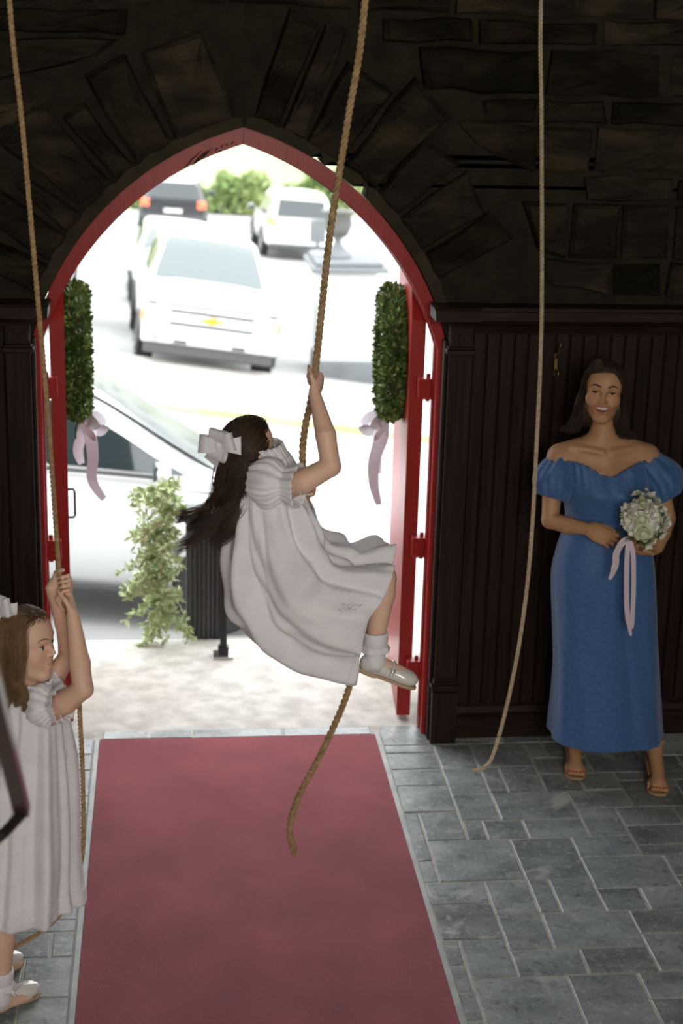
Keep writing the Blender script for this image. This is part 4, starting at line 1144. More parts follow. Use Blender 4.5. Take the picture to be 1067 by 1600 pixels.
def strand_mesh(name, P, R, col, mat, parent, loc):
    """P (N,n,3) strand points, R (N,n) radii, col (N,3): thin three-sided hairs in one mesh"""
    P = np.asarray(P, float); N_, n, _ = P.shape
    T = np.gradient(P, axis=1); T /= np.maximum(np.linalg.norm(T, axis=2, keepdims=True), 1e-9)
    ref = np.zeros_like(T); ref[..., 1] = 1.0; ref[..., 0] = .3
    A = np.cross(T, ref); A /= np.maximum(np.linalg.norm(A, axis=2, keepdims=True), 1e-9); Bn = np.cross(T, A)
    V = np.stack([P + (A * math.cos(a) + Bn * math.sin(a)) * R[..., None] for a in (0, 2.094, 4.189)], 2).reshape(-1, 3)
    b = (np.arange(N_)[:, None, None] * n * 3 + np.arange(n - 1)[None, :, None] * 3); j = np.arange(3)[None, None, :]; k = (j + 1) % 3
    F = np.stack([b + j, b + k, b + 3 + k, b + 3 + j], -1).reshape(-1, 4)
    C = np.repeat(np.asarray(col, float), n * 3, 0)
    return np_mesh(name, V, F, mat, parent, True, C, loc)

def cloth_grid(V, closed=True):
    """V (rows, cols, 3) -> verts, quads"""
    r, c, _ = V.shape; F = []
    i = np.arange(r - 1)[:, None]; j = np.arange(c if closed else c - 1)[None, :]; k = (j + 1) % c
    F = np.stack([i * c + j, i * c + k, (i + 1) * c + k, (i + 1) * c + j], -1).reshape(-1, 4)
    return V.reshape(-1, 3), F
def cloth(name, V, mat, parent, loc, closed=True, thick=.003, col=None):
    v, f = cloth_grid(V, closed); o = np_mesh(name, v, f, mat, parent, True, col, loc)
    md = o.modifiers.new('thickness', 'SOLIDIFY'); md.thickness = thick; md.offset = 0
    return o

# ---------------------------------------------------------------- woman in the blue dress
M['blue'] = material('blue_crepe', (.043, .110, .262), .55, (.054, .130, .295), 60, 3, .12, 240, spec=.3, sheen=.25, bdist=.002)
M['nude'] = material('nude_leather', (.42, .25, .14), .4, (.46, .28, .16), 30)
M['polish'] = material('red_nail_polish', (.45, .02, .03), .2, spec=.7)
M['nail'] = material('pale_nail_polish', (.62, .52, .50), .2, spec=.7)
WB = Vector((1.50, -.42, 0))
woman = empty('person', WB); tag(woman, 'woman in an off-shoulder blue dress standing by the panelling holding flowers', 'person')
SK = (.43, .235, .122)
def build_woman():
    S = Multi(Sdf((1.16, -.66, 1.30), (1.70, -.26, 1.84), .0021), Sdf((1.10, -.78, -.01), (1.86, -.18, 1.34), .0033))
    C = V3(1.403, -.455, 1.685); H = .234; B = basis((-.24, -1, .12), roll=.05)
    # trunk, legs
    S.chain([V3(1.47, -.42, .92), V3(1.465, -.42, 1.10), V3(1.44, -.43, 1.26)], [.125, .105, .105], .05)
    S.ell((1.43, -.425, 1.31), (.135, .098, .12), k=.05); S.ell((1.40, -.50, 1.285), (.062, .055, .062), k=.03); S.ell((1.50, -.50, 1.285), (.062, .055, .062), k=.03)
    for hip, kn, an in ((V3(1.405, -.42, .90), V3(1.42, -.40, .50), V3(1.432, -.295, .145)), (V3(1.56, -.42, .90), V3(1.625, -.45, .50), V3(1.742, -.455, .145))):
        S.chain([hip, kn, kn + (an - kn) * .35 + V3(0, .02, 0), an], [.080, .050, .046, .032], .02)
    for an, toe in ((V3(1.432, -.295, .145), V3(1.415, -.425, .032)), (V3(1.742, -.455, .145), V3(1.728, -.59, .032))):
        d = unit(toe - an); fl = unit(V3(d[0], d[1], 0)); sd = V3(-fl[1], fl[0], 0)
        S.cap(an, an - fl * .03 - V3(0, 0, .045), .030, .026, .02)           # heel
        S.cap(an, toe + V3(0, 0, .02), .032, .026, .02); S.ell(toe + V3(0, 0, .012), (.036, .036, .018), k=.015)
        for q in range(5):
            o = sd * (.028 - .014 * q); S.cap(toe + o + V3(0, 0, .004), toe + o + fl * (.040 - .003 * abs(q - 1)) - V3(0, 0, .004), .0098 if q else .012, .0085 if q else .011, .004)
    # shoulders, neck
    S.chain([V3(1.425, -.43, 1.40), V3(1.42, -.435, 1.50), V3(1.412, -.438, 1.585)], [.072, .044, .046], .03)
    for sx in (1.250, 1.607):
        S.cap((1.43 + (sx - 1.43) * .2, -.435, 1.470), (sx, -.44, 1.420), .040, .048, .035); S.cap((1.43, -.45, 1.40), (sx, -.445, 1.395), .055, .045, .035)
    # collar bones
    S.cap((1.405, -.498, 1.447), (1.285, -.468, 1.462), .010, .008, .018); S.cap((1.448, -.498, 1.447), (1.572, -.468, 1.462), .010, .008, .018)
    # arms
    S.chain([V3(1.250, -.44, 1.410), V3(1.225, -.455, 1.30), V3(1.215, -.49, 1.165)], [.045, .040, .034], .008)
    S.chain([V3(1.215, -.49, 1.165), V3(1.27, -.56, 1.165), V3(1.338, -.62, 1.168)], [.034, .033, .023], .008)
    S.chain([V3(1.607, -.44, 1.410), V3(1.665, -.455, 1.30), V3(1.700, -.48, 1.165)], [.045, .040, .034], .008)
    S.chain([V3(1.700, -.48, 1.165), V3(1.66, -.56, 1.13), V3(1.625, -.625, 1.09)], [.034, .032, .023], .008)
    tR = hand(S, V3(1.338, -.62, 1.168), V3(.80, -.10, -.36), V3(-.12, .95, -.25), V3(.38, -.25, .88), .98, ((22, 26, 14), (26, 30, 16), (30, 34, 18), (34, 36, 20)), ((.7, .25, .3), (.95, .05, .25), (1, -.05, .1)), .0045)
    tL = hand(S, V3(1.625, -.625, 1.09), V3(-.93, -.12, .06), V3(-.1, -.55, .80), V3(.08, -.75, -.55), .98, ((35, 55, 40), (38, 58, 40), (42, 60, 40), (46, 60, 40)), ((.6, .5, .4), (.8, .1, .5), (.9, 0, .3)), .0045)
    head(S, C, B, H, smile=True)
    V, F = S.mesh(1)
    col = face_colors(V, C, B, H, SK, smile=True, lips=(.33, .085, .075))
    np_mesh('body', V, F, M['skin'], woman, True, col, WB)
    face_parts(woman, S, C, B, H, M['iris_b'], M['brow'], smile=True, gaze=(0, .05))
    nails(tR, V3(-.12, .95, -.25), .98, M['nail'], woman, WB)
    for toe, fl in ((V3(1.415, -.425, .032), unit(V3(-.017, -.13, 0))), (V3(1.728, -.59, .032), unit(V3(-.014, -.135, 0)))):
        sd = V3(-fl[1], fl[0], 0)
        for q in range(5): MB().ball(Vector(toe + sd * (.028 - .014 * q) + fl * (.038 - .003 * abs(q - 1)) + V3(0, 0, .004)) - WB, (.006, .006, .004), 8, 6).build('toenail', M['polish'], woman, smooth=True)
    return C, B, H
WC, WBa, WH = build_woman()

# dress: skirt and bodice around the trunk, gathered neckline, puff sleeves
def ring_xy(cx, cy, a, b, n, p=2.3):
    t = np.linspace(0, 2 * math.pi, n, endpoint=False); c, s_ = np.cos(t), np.sin(t)
    return np.stack([cx + a * np.sign(c) * np.abs(c) ** (2 / p), cy + b * np.sign(s_) * np.abs(s_) ** (2 / p)], 1), t
def woman_dress():
    n = 120; rng = np.random.default_rng(4)
    prof = catmull([(.185, 1.527, -.425, .245, .165), (.32, 1.520, -.425, .232, .158), (.50, 1.508, -.425, .222, .150), (.70, 1.490, -.42, .216, .150), (.90, 1.470, -.42, .213, .152), (1.00, 1.466, -.42, .198, .146), (1.09, 1.463, -.42, .173, .134), (1.13, 1.462, -.42, .165, .130)], 64)
    rows = []
    for i, (z, cx, cy, a, b) in enumerate(prof):
        xy, t = ring_xy(cx, cy, a, b, n); u = i / 63.0; low = (1 - u) ** 1.2
        f = .008 * low * np.sin(t * 3 + 1.2 + z * 1.5) + .005 * low * np.sin(t * 7 + 2 - z * 3) + .0025 * np.sin(t * 13 + z * 9) * low
        # a soft diagonal drape on the front of the skirt
        f = f - .012 * np.exp(-((t - (4.95 + (.55 - z) * .55)) / .10) ** 2) * np.exp(-((z - .55) / .22) ** 2)
        nr = np.stack([np.cos(t), np.sin(t)], 1); xy = xy + nr * f[:, None]
        zz = z + (-.022 * np.cos(t) - .006 * np.sin(t * 2)) * low ** 3
        rows.append(np.concatenate([xy, zz[:, None]], 1))
    cloth('skirt', np.array(rows), M['blue'], woman, WB)
    prof = catmull([(1.115, 1.462, -.42, .170, .134), (1.17, 1.460, -.425, .165, .128), (1.23, 1.452, -.432, .168, .132), (1.285, 1.445, -.438, .176, .140), (1.33, 1.438, -.438, .178, .136), (1.375, 1.432, -.436, .177, .122), (1.405, 1.430, -.435, .178, .112)], 44)
    rows = []; zt = prof[-1][0]
    for i, (z, cx, cy, a, b) in enumerate(prof):
        xy, t = ring_xy(cx, cy, a, b, n, 2.2); u = i / 43.0; nr = np.stack([np.cos(t), np.sin(t)], 1)
        fr = np.exp(-((t - 1.5 * math.pi) / .5) ** 2)
        f = .0045 * np.sin(t * 22 + 3 * np.sin(t * 3)) * np.clip((u - .45) * 2, 0, 1)            # gathers below the neckline
        f += .016 * (np.exp(-((t - 4.40) / .28) ** 2) + np.exp(-((t - 5.02) / .28) ** 2)) * np.exp(-((z - 1.285) / .045) ** 2)
        f -= .004 * np.exp(-((t - 4.712) / .05) ** 2) * np.exp(-((z - 1.27) / .06) ** 2) + .004 * np.exp(-((z - 1.168) / .007) ** 2)
        xy = xy + nr * f[:, None]
        zz = z - .052 * np.exp(-((t - 1.5 * math.pi) / .42) ** 2) * u ** 2.5
        rows.append(np.concatenate([xy, zz[:, None]], 1))
    R_ = np.array(rows); cloth('bodice', R_, M['blue'], woman, WB)
    # gathered band along the neckline
    top = R_[-1]; t = np.linspace(0, 2 * math.pi, n, endpoint=False); rows = []
    for k in range(9):
        a = 2 * math.pi * k / 8; nr = np.stack([np.cos(t), np.sin(t), 0 * t], 1)
        rr = .008 + .003 * np.sin(t * 40 + 2 * np.sin(5 * t))
        rows.append(top + nr * (rr * math.cos(a))[:, None] + np.stack([0 * t, 0 * t, rr * math.sin(a)], 1))
    cloth('neckline_band', np.array(rows), M['blue'], woman, WB, thick=.001)
    for nm, a, b, c in (('R', V3(1.262, -.445, 1.412), V3(1.225, -.46, 1.33), V3(1.218, -.478, 1.258)), ('L', V3(1.600, -.445, 1.412), V3(1.675, -.46, 1.33), V3(1.695, -.475, 1.258))):
        P = catmull([a, (a + b) / 2, b, (b + c) / 2, c, c - (c - b) * .02], 30); rad = catmull([[.045], [.066], [.077], [.082], [.066], [.044]], 30)[:, 0]
        m_ = 72; t = np.linspace(0, 2 * math.pi, m_, endpoint=False); rows = []
        ax = unit(c - a); e1 = unit(np.cross(ax, V3(0, 1, 0))); e2 = np.cross(ax, e1)
        for i in range(30):
            u = i / 29; am = .12 * (1 - math.sin(math.pi * u) * .6)
            r = rad[i] * (1 + am * np.sin(t * 11 + 2.5 * np.sin(t * 2 + u * 3)) * .8 + .05 * np.sin(t * 4 + 5 * u))
            rows.append(P[i] + (np.cos(t) * r)[:, None] * e1 + (np.sin(t) * r)[:, None] * e2)
        cloth('puff_sleeve', np.array(rows), M['blue'], woman, WB)
woman_dress()

def woman_hair():
    rng = np.random.default_rng(8); C, B, H = WC, WBa, WH
    P = lambda l: C + H * (l @ B.T)
    # scalp cap under the strands
    S = Sdf(C - .21, C + .19, .004)
    S.ell(C + H * (B @ V3(0, -.065, .180)), H * np.array([.345, .41, .325]), B, .01)
    S.ell(C + H * (B @ V3(.02, .055, .335)), H * np.array([.270, .250, .160]), B, .02)
    for sg in (1, -1): S.chain([C + H * (B @ V3(sg * .25, -.12, .1)), C + H * (B @ V3(sg * .28, -.13, -.25)), C + H * (B @ V3(sg * .33, -.14, -.50))], [.030, .034, .028], .03)
    S.cap(C + H * (B @ V3(0, -.25, .1)), C + H * (B @ V3(0, -.26, -.45)), .068, .06, .03)
    S.ell(C + H * (B @ V3(.03, .43, -.04)), H * np.array([.238, .27, .335]), B, .006, sub=True); S.ell(C + H * (B @ V3(.0, .47, -.25)), H * np.array([.225, .30, .36]), B, .006, sub=True)
    V, F = S.mesh(2); np_mesh('hair_base', V, F, M['hair'], woman, True, np.tile([.034, .019, .0105], (len(V), 1)), WB)
    N_ = 4600; n = 24; px = .06     # parting slightly off centre
    G = []; cols = []
    for i in range(N_):
        sg = 1 if rng.random() < .5 else -1
        v = rng.random(); lay = rng.uniform(1.0, 1.12)
        yr = .275 - .67 * v ** .8; zr = .170 + .332 * math.sqrt(max(.02, 1 - ((yr + .065) / .43) ** 2))
        root = V3(px * (1 - v * .5) + sg * .008, yr, zr)
        yb = yr * .60 - .04
        p1 = V3(px + sg * .15, yr + .015, zr - .045 + .03 * lay); p2 = V3(sg * .265 * lay + px * .3, yr * .92 + .03, .22)
        inn = rng.random() ** 2 * .10; p3 = V3(sg * (.325 - inn * .3) * lay, yb + .06, .04); p4 = V3(sg * (.335 + .03 * rng.random() - inn) * lay, yb + .02 - inn * .8, -.16)
        flip = rng.random(); p5 = V3(sg * (.37 + .05 * flip - inn * 1.3) * lay, yb - .02 - inn, -.38)
        p6 = V3(sg * (.41 + .12 * flip - inn * 1.3), yb - .05 + .03 * rng.normal(), -.60 - .05 * rng.random()); p7 = p6 + V3(sg * (.03 + .09 * flip), .03 * rng.normal(), -.07 - .06 * rng.random())
        if v > .55 and rng.random() < .6:   # hair at the back of the head
            bx = sg * rng.uniform(0, .34); p2 = V3(bx * .9, -.44, .24); p3 = V3(bx, -.48, .04); p4 = V3(bx * 1.05, -.46, -.16); p5 = V3(bx * 1.1, -.40, -.36); p6 = V3(bx * 1.2, -.36, -.54); p7 = V3(bx * 1.3, -.34, -.66)
        pts = np.array([root, p1, p2, p3, p4, p5, p6, p7]); pts[1:] += rng.normal(0, .008, (7, 3))
        q = catmull(pts, n); ex = 1.015 + .05 * rng.random()
        for ec, er in ((V3(0, -.065, .180), V3(.345, .41, .325)), (V3(.02, .055, .335), V3(.270, .250, .160))):
            l = (q - ec) / er; rho = np.linalg.norm(l, axis=1, keepdims=True); q = np.where(rho < ex, ec + l / np.maximum(rho, .2) * ex * er, q)
        G.append(P(q)); b = rng.uniform(.5, 1.6); cols.append(np.array([.034, .019, .0105]) * b)
    G = np.array(G); R_ = np.linspace(1, .35, n)[None, :] * rng.uniform(.0007, .0013, (N_, 1))
    strand_mesh('hair', G, R_, np.array(cols), M['hair'], woman, WB)
woman_hair()

# open-toed nude heels
for an, toe in ((V3(1.432, -.295, .145), V3(1.415, -.425, .032)), (V3(1.742, -.455, .145), V3(1.728, -.59, .032))):
    fl = unit(V3(toe[0] - an[0], toe[1] - an[1], 0)); sd = V3(-fl[1], fl[0], 0); W0 = np.array(WB)
    sh = MB(); path = [toe + fl * .052 - V3(0, 0, .020), toe + fl * .02 - V3(0, 0, .021), toe - fl * .02 - V3(0, 0, .018), (toe + an) / 2 - fl * .01 - V3(0, 0, .042), an - fl * .03 - V3(0, 0, .078), an - fl * .055 - V3(0, 0, .078)]
    wd = [.022, .043, .044, .031, .030, .018]; rings = []
    for q, w in zip(catmull(path, 24), catmull([[x] for x in wd], 24)[:, 0]):
        q = q - W0; rings.append([tuple(q + sd * w - V3(0, 0, .006)), tuple(q + sd * w + V3(0, 0, .004)), tuple(q - sd * w + V3(0, 0, .004)), tuple(q - sd * w - V3(0, 0, .006))])
    sh.loft(rings); so = sh.build('sandal', M['nude'], woman, smooth=True, auto=50)
    hb = an - fl * .04 - W0
    MB().tube([tuple(hb - V3(0, 0, .080)), tuple(hb + fl * .006 - V3(0, 0, .14))], [.020, .014], 12).build('heel', M['nude'], so, smooth=True)
    rows = []
    for u in np.linspace(-1, 1, 17):
        a = u * math.pi / 2; c = toe - W0 + sd * math.sin(a) * .043 + V3(0, 0, .036 * math.cos(a) - .013)
        rows.append([c + fl * .008 + V3(0, 0, -.003), c - fl * .034 + V3(0, 0, .012)])
    rw = np.array(rows) + W0; cloth('toe_strap', rw, M['nude'], so, WB, closed=False, thick=.004)
    ring = [tuple(an - W0 + V3(0, 0, .030) + (fl * math.cos(a) + sd * math.sin(a)) * .037) for a in np.linspace(0, 2 * math.pi, 21)]
    MB().tube(ring, .006, 6, caps=False, flat=1.6).build('ankle_strap', M['nude'], so, smooth=True)

# ---------------------------------------------------------------- bouquet held in her hands
M['petal'] = material('cream_petal', (.66, .64, .52), .6, (.74, .74, .68), 40, 2)
M['petal2'] = material('pale_green_petal', (.50, .55, .33), .6, (.62, .62, .48), 40, 2)
M['stemg'] = material('flower_stem', (.06, .10, .03), .5)
M['ribbon2'] = material('pale_pink_ribbon', (.60, .50, .56), .45, spec=.5)
bq = empty('bouquet', (1.535, -.695, 1.22)); tag(bq, 'small bouquet of cream and white flowers tied with pale pink ribbons', 'bouquet')
rq = random.Random(14)
def blossom(c, r, nrm, mt, parent, layers=3, name='blossom'):
    nrm = Vector(nrm).normalized(); a = nrm.orthogonal().normalized(); b = nrm.cross(a); vs = []; fs = []
    for L in range(layers):
        k = 5 + L; rr = r * (.45 + .55 * L / max(1, layers - 1)); lift = r * (.55 - .55 * L / max(1, layers - 1))
        for i in range(k):
            t = 2 * math.pi * (i + .5 * L) / k + rq.uniform(-.2, .2); d = a * math.cos(t) + b * math.sin(t); s_ = nrm.cross(d); base = len(vs); w = rr * 1.25 * math.pi / k
            o = Vector(c) + nrm * lift * .3
            q = [o, o + d * rr * .55 + s_ * w + nrm * lift * .6, o + d * rr * (1 + rq.uniform(-.1, .15)) + s_ * w * .5 + nrm * (lift + r * rq.uniform(-.1, .2)), o + d * rr * (1.05 + rq.uniform(-.1, .1)) - s_ * w * .5 + nrm * (lift + r * rq.uniform(-.1, .2)), o + d * rr * .55 - s_ * w + nrm * lift * .6, o + d * rr * .6 + nrm * lift * .35]
            vs += q; fs += [(base, base + 1, base + 5), (base + 1, base + 2, base + 5), (base + 2, base + 3, base + 5), (base + 3, base + 4, base + 5), (base + 4, base, base + 5)]
    return MB().add(vs, fs).build(name, mt, parent, fix=False)
ax = Vector((.62, -.12, .78)).normalized()
for i in range(84):
    zz = 1 - 2 * (i + .5) / 84; an_ = i * 2.39996; d = Vector((math.sqrt(1 - zz * zz) * math.cos(an_), math.sqrt(1 - zz * zz) * math.sin(an_), zz))
    if d.dot(ax) < -.62: continue
    e = (Vector((d.x * .074, d.y * .064, d.z * .080)) + ax * .012 * d.dot(ax)) * rq.uniform(.82, 1.12)
    blossom(e, rq.choice((.016, .020, .026, .034)), d, M['petal'] if rq.random() < .75 else M['petal2'], bq)
for i in range(10):   # small florets trailing from the top
    e = Vector((-.015 + rq.gauss(0, .022), rq.gauss(0, .02), .105 + rq.gauss(0, .014))); blossom(e, .014, e, M['petal2'] if i % 2 else M['petal'], bq, 2, 'floret')
vs, fs = leaf_cloud([Vector((max(-.07, min(.07, rq.gauss(0, .04))), max(-.06, min(.06, rq.gauss(0, .03))), max(-.06, min(.08, rq.gauss(0, .045))))) for _ in range(110)], [Vector((rq.gauss(0, 1), rq.gauss(0, 1), rq.gauss(0, 1))) for _ in range(110)], .034, rq, .5, .4)
tag(MB().add(vs, fs).build('greenery', M['stemg'], bq, fix=False), kind='stuff')
for i in range(9):
    o = Vector((rq.gauss(0, .006), rq.gauss(0, .006), rq.gauss(0, .004))); MB().tube([o * 2 + Vector((-.02, .0, -.02)), o + Vector((-.055, .008, -.075)), o * 1.2 + Vector((-.098, .012, -.118))], .0035, 6).build('stem', M['stemg'], bq)
for pts, w in (([(-.06, -.005, -.07), (-.085, -.012, -.085), (-.102, -.01, -.13), (-.10, -.006, -.175), (-.118, -.004, -.235)], .026), ([(-.055, -.006, -.075), (-.058, -.012, -.14), (-.050, -.01, -.26), (-.036, -.006, -.38), (-.012, 0, -.475)], .020), ([(-.050, -.004, -.075), (-.035, -.014, -.13), (-.022, -.012, -.26), (-.014, -.006, -.40), (-.010, 0, -.445)], .018)):
    ribbon_strip(pts, lambda t, w=w: w * (1 - .6 * max(0, t - .8) / .2), up=(1, 0, 0)).build('ribbon_tail', M['ribbon2'], bq, smooth=True, auto=35)
ribbon_strip([(-.05, -.012, -.06), (-.064, -.016, -.066), (-.074, -.002, -.078), (-.066, .012, -.08), (-.052, .010, -.07), (-.05, -.012, -.06)], .022, up=(.6, 0, .8)).build('ribbon_wrap', M['ribbon2'], bq, smooth=True)

# ---------------------------------------------------------------- shared things for the two girls
M['white'] = material('white_cotton', (.72, .70, .735), .7, (.77, .75, .78), 14, 4, .30, 20, spec=.2, sheen=.3, bdist=.012)
M['patent'] = material('white_patent', (.66, .64, .60), .16, spec=.6, coat=.5)
M['solet'] = material('tan_sole', (.42, .30, .19), .6)
M['bowm'] = material('white_grosgrain', (.66, .63, .66), .55, (.70, .67, .70), 40)
M['buckle'] = material('silver_buckle', (.55, .5, .5), .25, metal=.8)
SKG = (.70, .45, .335)

def grip(G, f, n, s, sc):
    f = unit(f); return np.asarray(G) - f * .060 * sc - unit(n) * .020 * sc
def ribbon_bow(root, c, right, up, out, w, loc, mat):
    c = np.asarray(c) - np.asarray(loc); r, u, o = unit(right), unit(up), unit(out)
    def loop(a, L, twist):
        L *= 1.05; d = r * math.cos(a) + u * math.sin(a); sd = np.cross(o, d)
        pts = [c + o * .004, c + d * L * .45 + o * .030 * twist, c + d * L * .95 + o * .026, c + d * L + o * .008, c + d * L * .5 - o * .004, c]
        ribbon_strip([tuple(q) for q in pts], lambda t: w * (.5 + .5 * math.sin(math.pi * min(1, max(0, t))) ** .5), up=tuple(sd), n=30).build('bow_loop', mat, root, smooth=True, auto=35)
    for a, L, t in ((2.95, .052, 1.2), (1.45, .046, .9), (.25, .044, .7), (4.5, .042, .8)): loop(a, L, t)
    for a, L in ((-.05, .064), (4.15, .062)):
        d = r * math.cos(a) + u * math.sin(a); sd = np.cross(o, d)
        ribbon_strip([tuple(c + o * .004), tuple(c + d * L * .5 + o * .012), tuple(c + d * L + o * .006)], lambda t: w * (.45 + .55 * t), up=tuple(sd), n=16).build('bow_tail', mat, root, smooth=True, auto=35)
    MB().ball(Vector(c + o * .014), (.013, .012, .016), 10, 8).build('bow_knot', mat, root, smooth=True)

def shoe(root, heel, toe, up, W, loc, strap=True):
    """patent bar shoe: sole, upper, strap with buckle"""
    heel, toe = np.asarray(heel, float), np.asarray(toe, float); f = unit(toe - heel); up = unit(np.asarray(up, float) - f * np.dot(up, f)); sd = np.cross(f, up); L = np.linalg.norm(toe - heel)
    B = np.stack([sd, f, up], 1); P = lambda x, y, z: heel + sd * x * W + f * y * L + up * z
    lo = np.minimum(heel, toe) - .07; hi = np.maximum(heel, toe) + .07
    S = Sdf(lo, hi, .0026)
    S.ell(P(0, .14, .026), (W * .82, L * .20, .034), B, .012); S.ell(P(0, .45, .022), (W * .86, L * .30, .027), B, .02); S.ell(P(0, .78, .020), (W * 1.04, L * .24, .026), B, .02)
    S.ell(P(0, .40, .052), (W * .66, L * .30, .022), B, .008, sub=True)
    V, F = S.mesh(2); so = np_mesh('shoe', V, F, M['patent'], root, True, None, loc)
    mb = MB(); rings = []
    for y in np.linspace(-.06, 1.02, 16):
        w = W * (.80 if y < .3 else (.80 + .28 * min(1, (y - .3) / .45))) * math.sqrt(max(.03, 1 - (abs(y - .48) / .56) ** 4)); th = .010 if y < .3 else .005
        rings.append([tuple(P(0, y, 0) + sd * w - up * (th) - loc), tuple(P(0, y, 0) + sd * w + up * .004 - loc), tuple(P(0, y, 0) - sd * w + up * .004 - loc), tuple(P(0, y, 0) - sd * w - up * th - loc)])
    mb.loft(rings).build('sole', M['solet'], so)
    if strap:
        arc = [tuple(P(math.cos(a) * .95, .50, .018 + .036 * math.sin(a)) - loc) for a in np.linspace(-.1, math.pi + .1, 15)]
        MB().tube(arc, .0042, 6, flat=1.5).build('strap', M['patent'], so, smooth=True)
        for sg in (1, -1):
            c = P(sg * .90, .50, .034) - loc
            MB().tube([tuple(c + f * .007 * math.cos(a) + up * .007 * math.sin(a) + sd * sg * .003) for a in np.linspace(0, 2 * math.pi, 13)], .0014, 5, caps=False).build('buckle', M['buckle'], so, smooth=True)
    return so
def sock(root, ank, top, r0, r1, loc):
    ank, top = np.asarray(ank, float), np.asarray(top, float); ax = unit(top - ank); e1 = unit(np.cross(ax, V3(0, 1, .1))); e2 = np.cross(ax, e1); t = np.linspace(0, 2 * math.pi, 40, endpoint=False); rows = []
    for u, r in ((-.5, r0 * .9), (-.2, r0 * 1.05), (.2, r0), (.45, r0 * 1.02), (.52, r1 * 1.05), (.9, r1 * 1.06), (1.0, r1 * 1.03), (1.0, r1 * .9)):
        rows.append(ank + ax * np.linalg.norm(top - ank) * u + (np.cos(t) * r)[:, None] * e1 + (np.sin(t) * r)[:, None] * e2)
    so = cloth('sock', np.array(rows), M['white'], root, loc, thick=.002)
    rows = []
    c = ank + ax * np.linalg.norm(top - ank) * .50
    for k in range(5):
        u = k / 4; r = r1 * (1.03 + .22 * u + .10 * u * np.sin(t * 8)); rows.append(c - ax * .020 * u + (ax * .004 * u)[None] * np.sin(t * 8)[:, None] + (np.cos(t) * r)[:, None] * e1 + (np.sin(t) * r)[:, None] * e2)
    cloth('sock_frill', np.array(rows), M['white'], so, loc, thick=.0015)
def puff(root, a, c, r, loc, name='puff_sleeve', frill=True):
    a, c = np.asarray(a, float), np.asarray(c, float); ax = unit(c - a); e1 = unit(np.cross(ax, V3(0, 1, .2))); e2 = np.cross(ax, e1); m_ = 80; t = np.linspace(0, 2 * math.pi, m_, endpoint=False)
    rad = catmull([[r * .80], [r * 1.0], [r * 1.10], [r * 1.05], [r * .72], [r * .80], [r * .95]] if frill else [[r * .8], [r], [r * 1.1], [r], [r * .7]], 34)[:, 0]; rows = []
    for i in range(34):
        u = i / 33; g = abs(u - .5) * 2; q = a + (c - a) * u * 1.08
        rr = rad[i] * (1 + (.045 + .035 * g) * np.sin(t * 18 + 2.2 * np.sin(t * 3 + 2 * u)) + .05 * np.sin(t * 5 + 4 * u))
        rows.append(q + (np.cos(t) * rr)[:, None] * e1 + (np.sin(t) * rr)[:, None] * e2)
    return cloth(name, np.array(rows), M['white'], root, loc, thick=.002)

